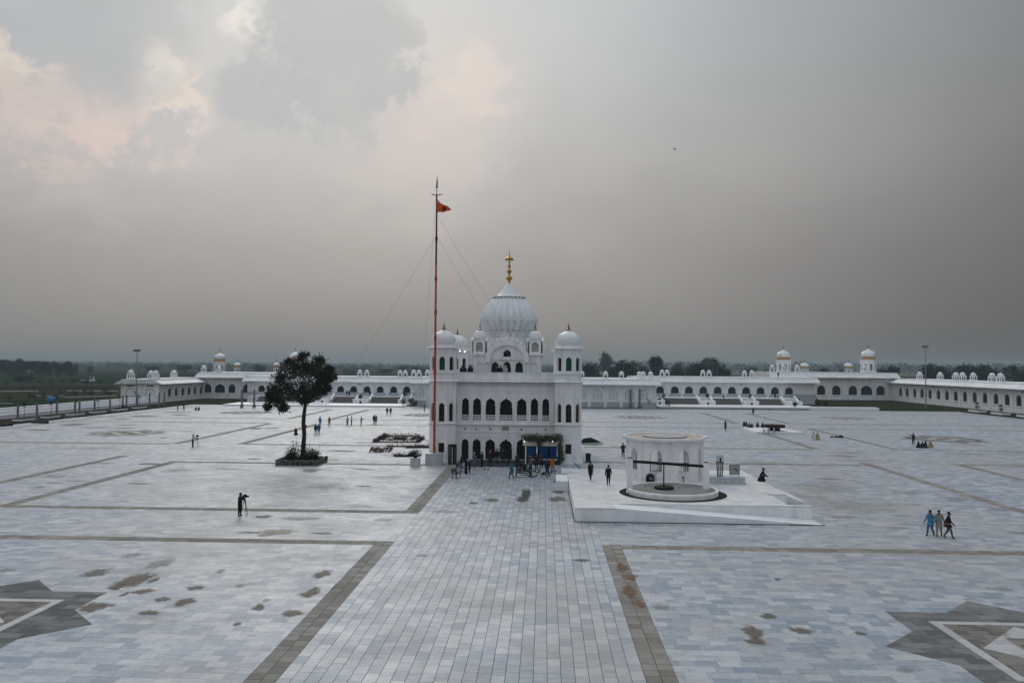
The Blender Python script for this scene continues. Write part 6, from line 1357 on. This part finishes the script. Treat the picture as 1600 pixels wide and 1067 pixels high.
def far_people():
    G_ = 'visitors standing about the plaza'
    rows = [(462.5, 679.5, 'dark-clothed person crouching just left of the lone tree trunk', 'crouch', BLK, BLK, 'yes', 'scarf', .5), (493, 679, 'person in dark clothes standing beside a blue-clad companion', 'stand', CHAR, CHAR, 'short', 'hair', 0), (498, 678.5, 'person in blue tunic beside the dark-clothed companion', 'stand', STEEL, NAVY, 'knee', 'hair', .3),
            (500, 665.5, 'person in bright blue tunic behind the pair right of the tree', 'stand', BLUE, STEEL, 'knee', 'hair', 0), (514.5, 666.2, 'man in grey with hands on hips right of the tree', 'hips', GRY, GRY, None, 'hair', math.pi), (542.8, 664.6, 'man in white shirt and dark trousers, left of the white-shirted pair', 'stand', WHT, CHAR, None, 'hair', 1), (549, 664.6, 'man in white shirt and dark trousers, right of the white-shirted pair', 'hips', WHT, NAVY, None, 'hair', -1),
            (564, 665.6, 'dark-clothed cameraman carrying a bag near the white-shirted pair', 'film', BLK, CHAR, None, 'hair', -1.5), (584.3, 662, 'dark-clothed man of the close pair left of the flower beds', 'stand', CHAR, BLK, 'short', 'hair', 0), (587.3, 662.3, 'grey-clothed man of the close pair left of the flower beds', 'stand', GRY, GRY, 'knee', 'hair', .4), (604.8, 648.2, 'taller dark figure near the left stairs', 'stand', BLK, CHAR, None, 'hair', 0), (610.3, 648.2, 'slighter dark figure near the left stairs', 'stand', CHAR, CHAR, 'knee', 'hair', .4),
            (663, 643, 'dark figure standing by the left corner of the long hall', 'stand', CHAR, BLK, None, 'hair', 2), (277.8, 641.5, 'hazy figure in grey walking at the far left edge of the plaza', 'walk', GRY, GRY, None, 'hair', 1.4), (287, 641.5, 'dark figure striding at the far left edge of the plaza', 'walk', BLK, BLK, None, 'hair', -1.4), (306.5, 641, 'small dark figure sitting near the left lawn', 'sit', CHAR, BLK, None, 'hair', 1), (311, 641, 'small figure in brown sitting near the left lawn', 'sit', BRN, BLK, None, 'hair', 1),
            (1133.6, 672.8, 'person in long black dress walking alone right of the pavilion', 'walk', BLK, BLK, 'knee', 'scarf', .5), (1177, 648, 'man in grey-brown standing on the far right paving', 'stand', BRN, CHAR, 'knee', 'hair', 2.5), (1163.2, 665.6, 'person in blue-black sitting leftmost by the round table', 'sit', NAVY, BLK, 'yes', 'scarf', 2), (1166.5, 665.4, 'second person in navy sitting by the round table', 'sit', NAVY, NAVY, 'yes', 'hair', 2), (1171, 668, 'person with grey headscarf sitting by the round table', 'sit', GRY, BLK, 'yes', 'scarf', 2.2), (1174, 670.5, 'person in black kneeling before the group by the round table', 'crouch', BLK, BLK, 'yes', 'hair', -.6),
            (1183, 666.8, 'person in navy sitting close to the round table', 'sit', NAVY, NAVY, 'yes', 'hair', -1), (1190, 669, 'person in black leaning towards the round table', 'crouch', BLK, BLK, None, 'hair', -1.2), (1427, 694.7, 'man standing with an arm stretched out beside the seated group', 'point', CHAR, CHAR, 'short', 'hair', math.pi), (1436, 699.4, 'leftmost dark figure of the group sitting by the far star', 'sit', BLK, NAVY, 'yes', 'scarf', .6), (1441.5, 699.8, 'figure in grey-green of the group sitting by the far star', 'sit', DGRN, GRY, 'yes', 'hair', -.4),
            (1447, 699.6, 'figure in black and white of the group sitting by the far star', 'sit', CHAR, WHT, 'yes', 'scarf', .3), (1453.5, 699.4, 'rightmost figure in dull yellow of the group sitting by the far star', 'sit', YEL, BLK, 'yes', 'hair', -.8), (1272.5, 687, 'child in white and black crouching right of the round table', 'crouch', WHT, GRY, 'yes', 'hair', .2), (1277.8, 687, 'child in pale yellow crouching right of the round table', 'crouch', YEL, YEL, 'yes', 'hair', -.2)]
    for px, py, lab, pose, a, b, k, hd, f in rows:
        person(lab, at(px, py), f, pose, a, b, {'yes': True}.get(k, k), hd, 1.75, group=G_)
    q = P(1311, 683.5); t = thing('folded_cloths', 'small dark bundles lying on the right paving by the band', 'bundle', q); b = MB()
    for x, r in ((-1.2, .3), (-.5, .35), (.3, .5)): b.lathe([(r, 0), (r * .9, r * .5), (r * .3, r * .9)], 8, (x, 0)); b.obj('bundle', CHAR, t); b = MB()
    for px, Y, lab, a, hd in ((721.5, 102.0, 'dark-clothed visitor at the left end of the roof parapet', BLK, 'hair'), (733.5, 102.2, 'visitor in dark red behind the left roof parapet', RED, 'scarf'), (736, 101.8, 'dark visitor right of the one in red on the roof', BLK, 'hair'), (776, 102.0, 'navy-clothed visitor before the roof doors', NAVY, 'hair'), (782, 101.9, 'dark-clothed visitor in the middle of the roof parapet', BLK, 'hair'), (789.5, 102.0, 'visitor with a white scarf on the roof of the shrine', WHT, 'scarf'), (726, 102.3, 'short dark visitor second from the left on the roof', CHAR, 'hair')):
        p = W(px, 585, Y); person(lab, (p.x, Y, 10.0), 2.8, 'stand', a, BLK, None, hd, 1.78 if px < 740 else 1.85, group='visitors on the roof of the shrine', hatm=WHT if a is WHT else None)
    for px, py, Yz, lab in ((1203, 576, 262, 'dark figure standing on the right arcade roof before the dome tower'),):
        p = W(1216, 590, 268); person(lab, (p.x, 268, 8.48), math.pi, 'stand', BLK, BLK, None, 'hair', 1.8)
    for px, lab, a in ((542, 'left figure of the pair on the left terrace', BLK), (545.5, 'right figure of the pair on the left terrace', CHAR), (578, 'lone figure on the terrace above the left pedestals', BLK), (1211, 'shorter figure in black on the right terrace', BLK), (1215, 'figure with a white shawl on the right terrace', WHT), (1131, 'crouched figure at the head of the right stairs', CHAR)):
        Y = 242.5 if px < 800 else 254; p = W(px, 620, Y); person(lab, (p.x, Y, 2.09), 0.4, 'stand' if px != 1131 else 'sit', a, BLK, None, 'hair', 1.75, group='visitors on the terraces')
near_people(); crowd(); far_people()
# round low table on its platform at the right
def round_table():
    a, b_ = P(1159, 671.5), P(1259, 678.5); h = .35
    pts = [P(1161, 671.2), P(1182, 677.8), P(1256, 678.5), P(1222, 671.5)]
    b = MB(); b.prism([(p.x, p.y) for p in pts], 0, .38); tag(b.obj('low_platform', WHITE2), 'low white slab under the dark round table on the right paving', 'platform')
    c = P(1209.5, 672.5, .38); t = thing('round_table', 'low round table with a dark maroon cover on the white slab', 'table', (c.x, c.y, .38)); r = 16.3 * c.y / FPX
    b = MB(); b.lathe([(r * .97, .55), (r, .75), (r, 1.0), (r * .95, 1.08)], 40); b.obj('table_cover', mat('dark_maroon_cover', (.030, .012, .012), .7, .3, 1.5), t); b = MB(); b.lathe([(r * .6, 0), (r * .5, .55)], 20); b.obj('table_base', BLK, t)
    for i, px in enumerate((1193.5, 1201.5, 1209.5)):
        q = P(px, 678.3); t = thing('steel_stool', ('left', 'middle', 'right')[i] + ' one of three pale stools in front of the dark round table', 'stool', q, 0, 'pale stools before the round table')
        b = MB(); b.lathe([(.2, .62), (.22, .68), (.12, .72)], 10); b.obj('seat', GREYM, t)
        for k in range(3): aa = 2.1 * k; b = MB(); b.tube((.2 * math.cos(aa), .2 * math.sin(aa), 0), (.1 * math.cos(aa), .1 * math.sin(aa), .62), .03); b.obj('leg', GREYM, t)
        b = MB(); b.lathe([(.1, .72), (.14, .9), (.05, 1.15)], 8); b.obj('jug', WHT, t)
round_table()
# a bird high over the plaza
p = W(1054, 234, 95.0); t = thing('bird', 'tiny dark bird flying high at the right of the shrine', 'bird', p)
b = MB(); b.path([(-.16, 0, 0), (0, 0, .02), (.12, 0, .03), (.2, 0, .02)], [.01, .05, .045, .012], 8); b.add([(-.06, 0, .03), (.08, 0, .03), (.0, -.3, .12), (-.1, -.42, .08), (.0, .3, .12), (-.1, .42, .08)], [(0, 1, 2, 3), (1, 0, 5, 4)]); b.obj('body', IRON, t)

# ------------------------------------------------------------------ the dusty evening air
def haze():
    m = bpy.data.materials.new('dusty_air'); m.use_nodes = True; N = m.node_tree.nodes; L = m.node_tree.links
    N.remove(N['Principled BSDF']); v = N.new('ShaderNodeVolumePrincipled'); v.inputs['Density'].default_value = HAZE; v.inputs['Color'].default_value = (.48, .60, .67, 1); v.inputs['Anisotropy'].default_value = .0
    v.inputs['Density Attribute'].default_value = ''; L.new(v.outputs[0], N['Material Output'].inputs['Volume'])
    b = MB(); b.box(-4700, 4700, -560, 5700, -3.2, 46); tag(b.obj('haze', m), kind='stuff')
HAZE = 0.00027
haze()
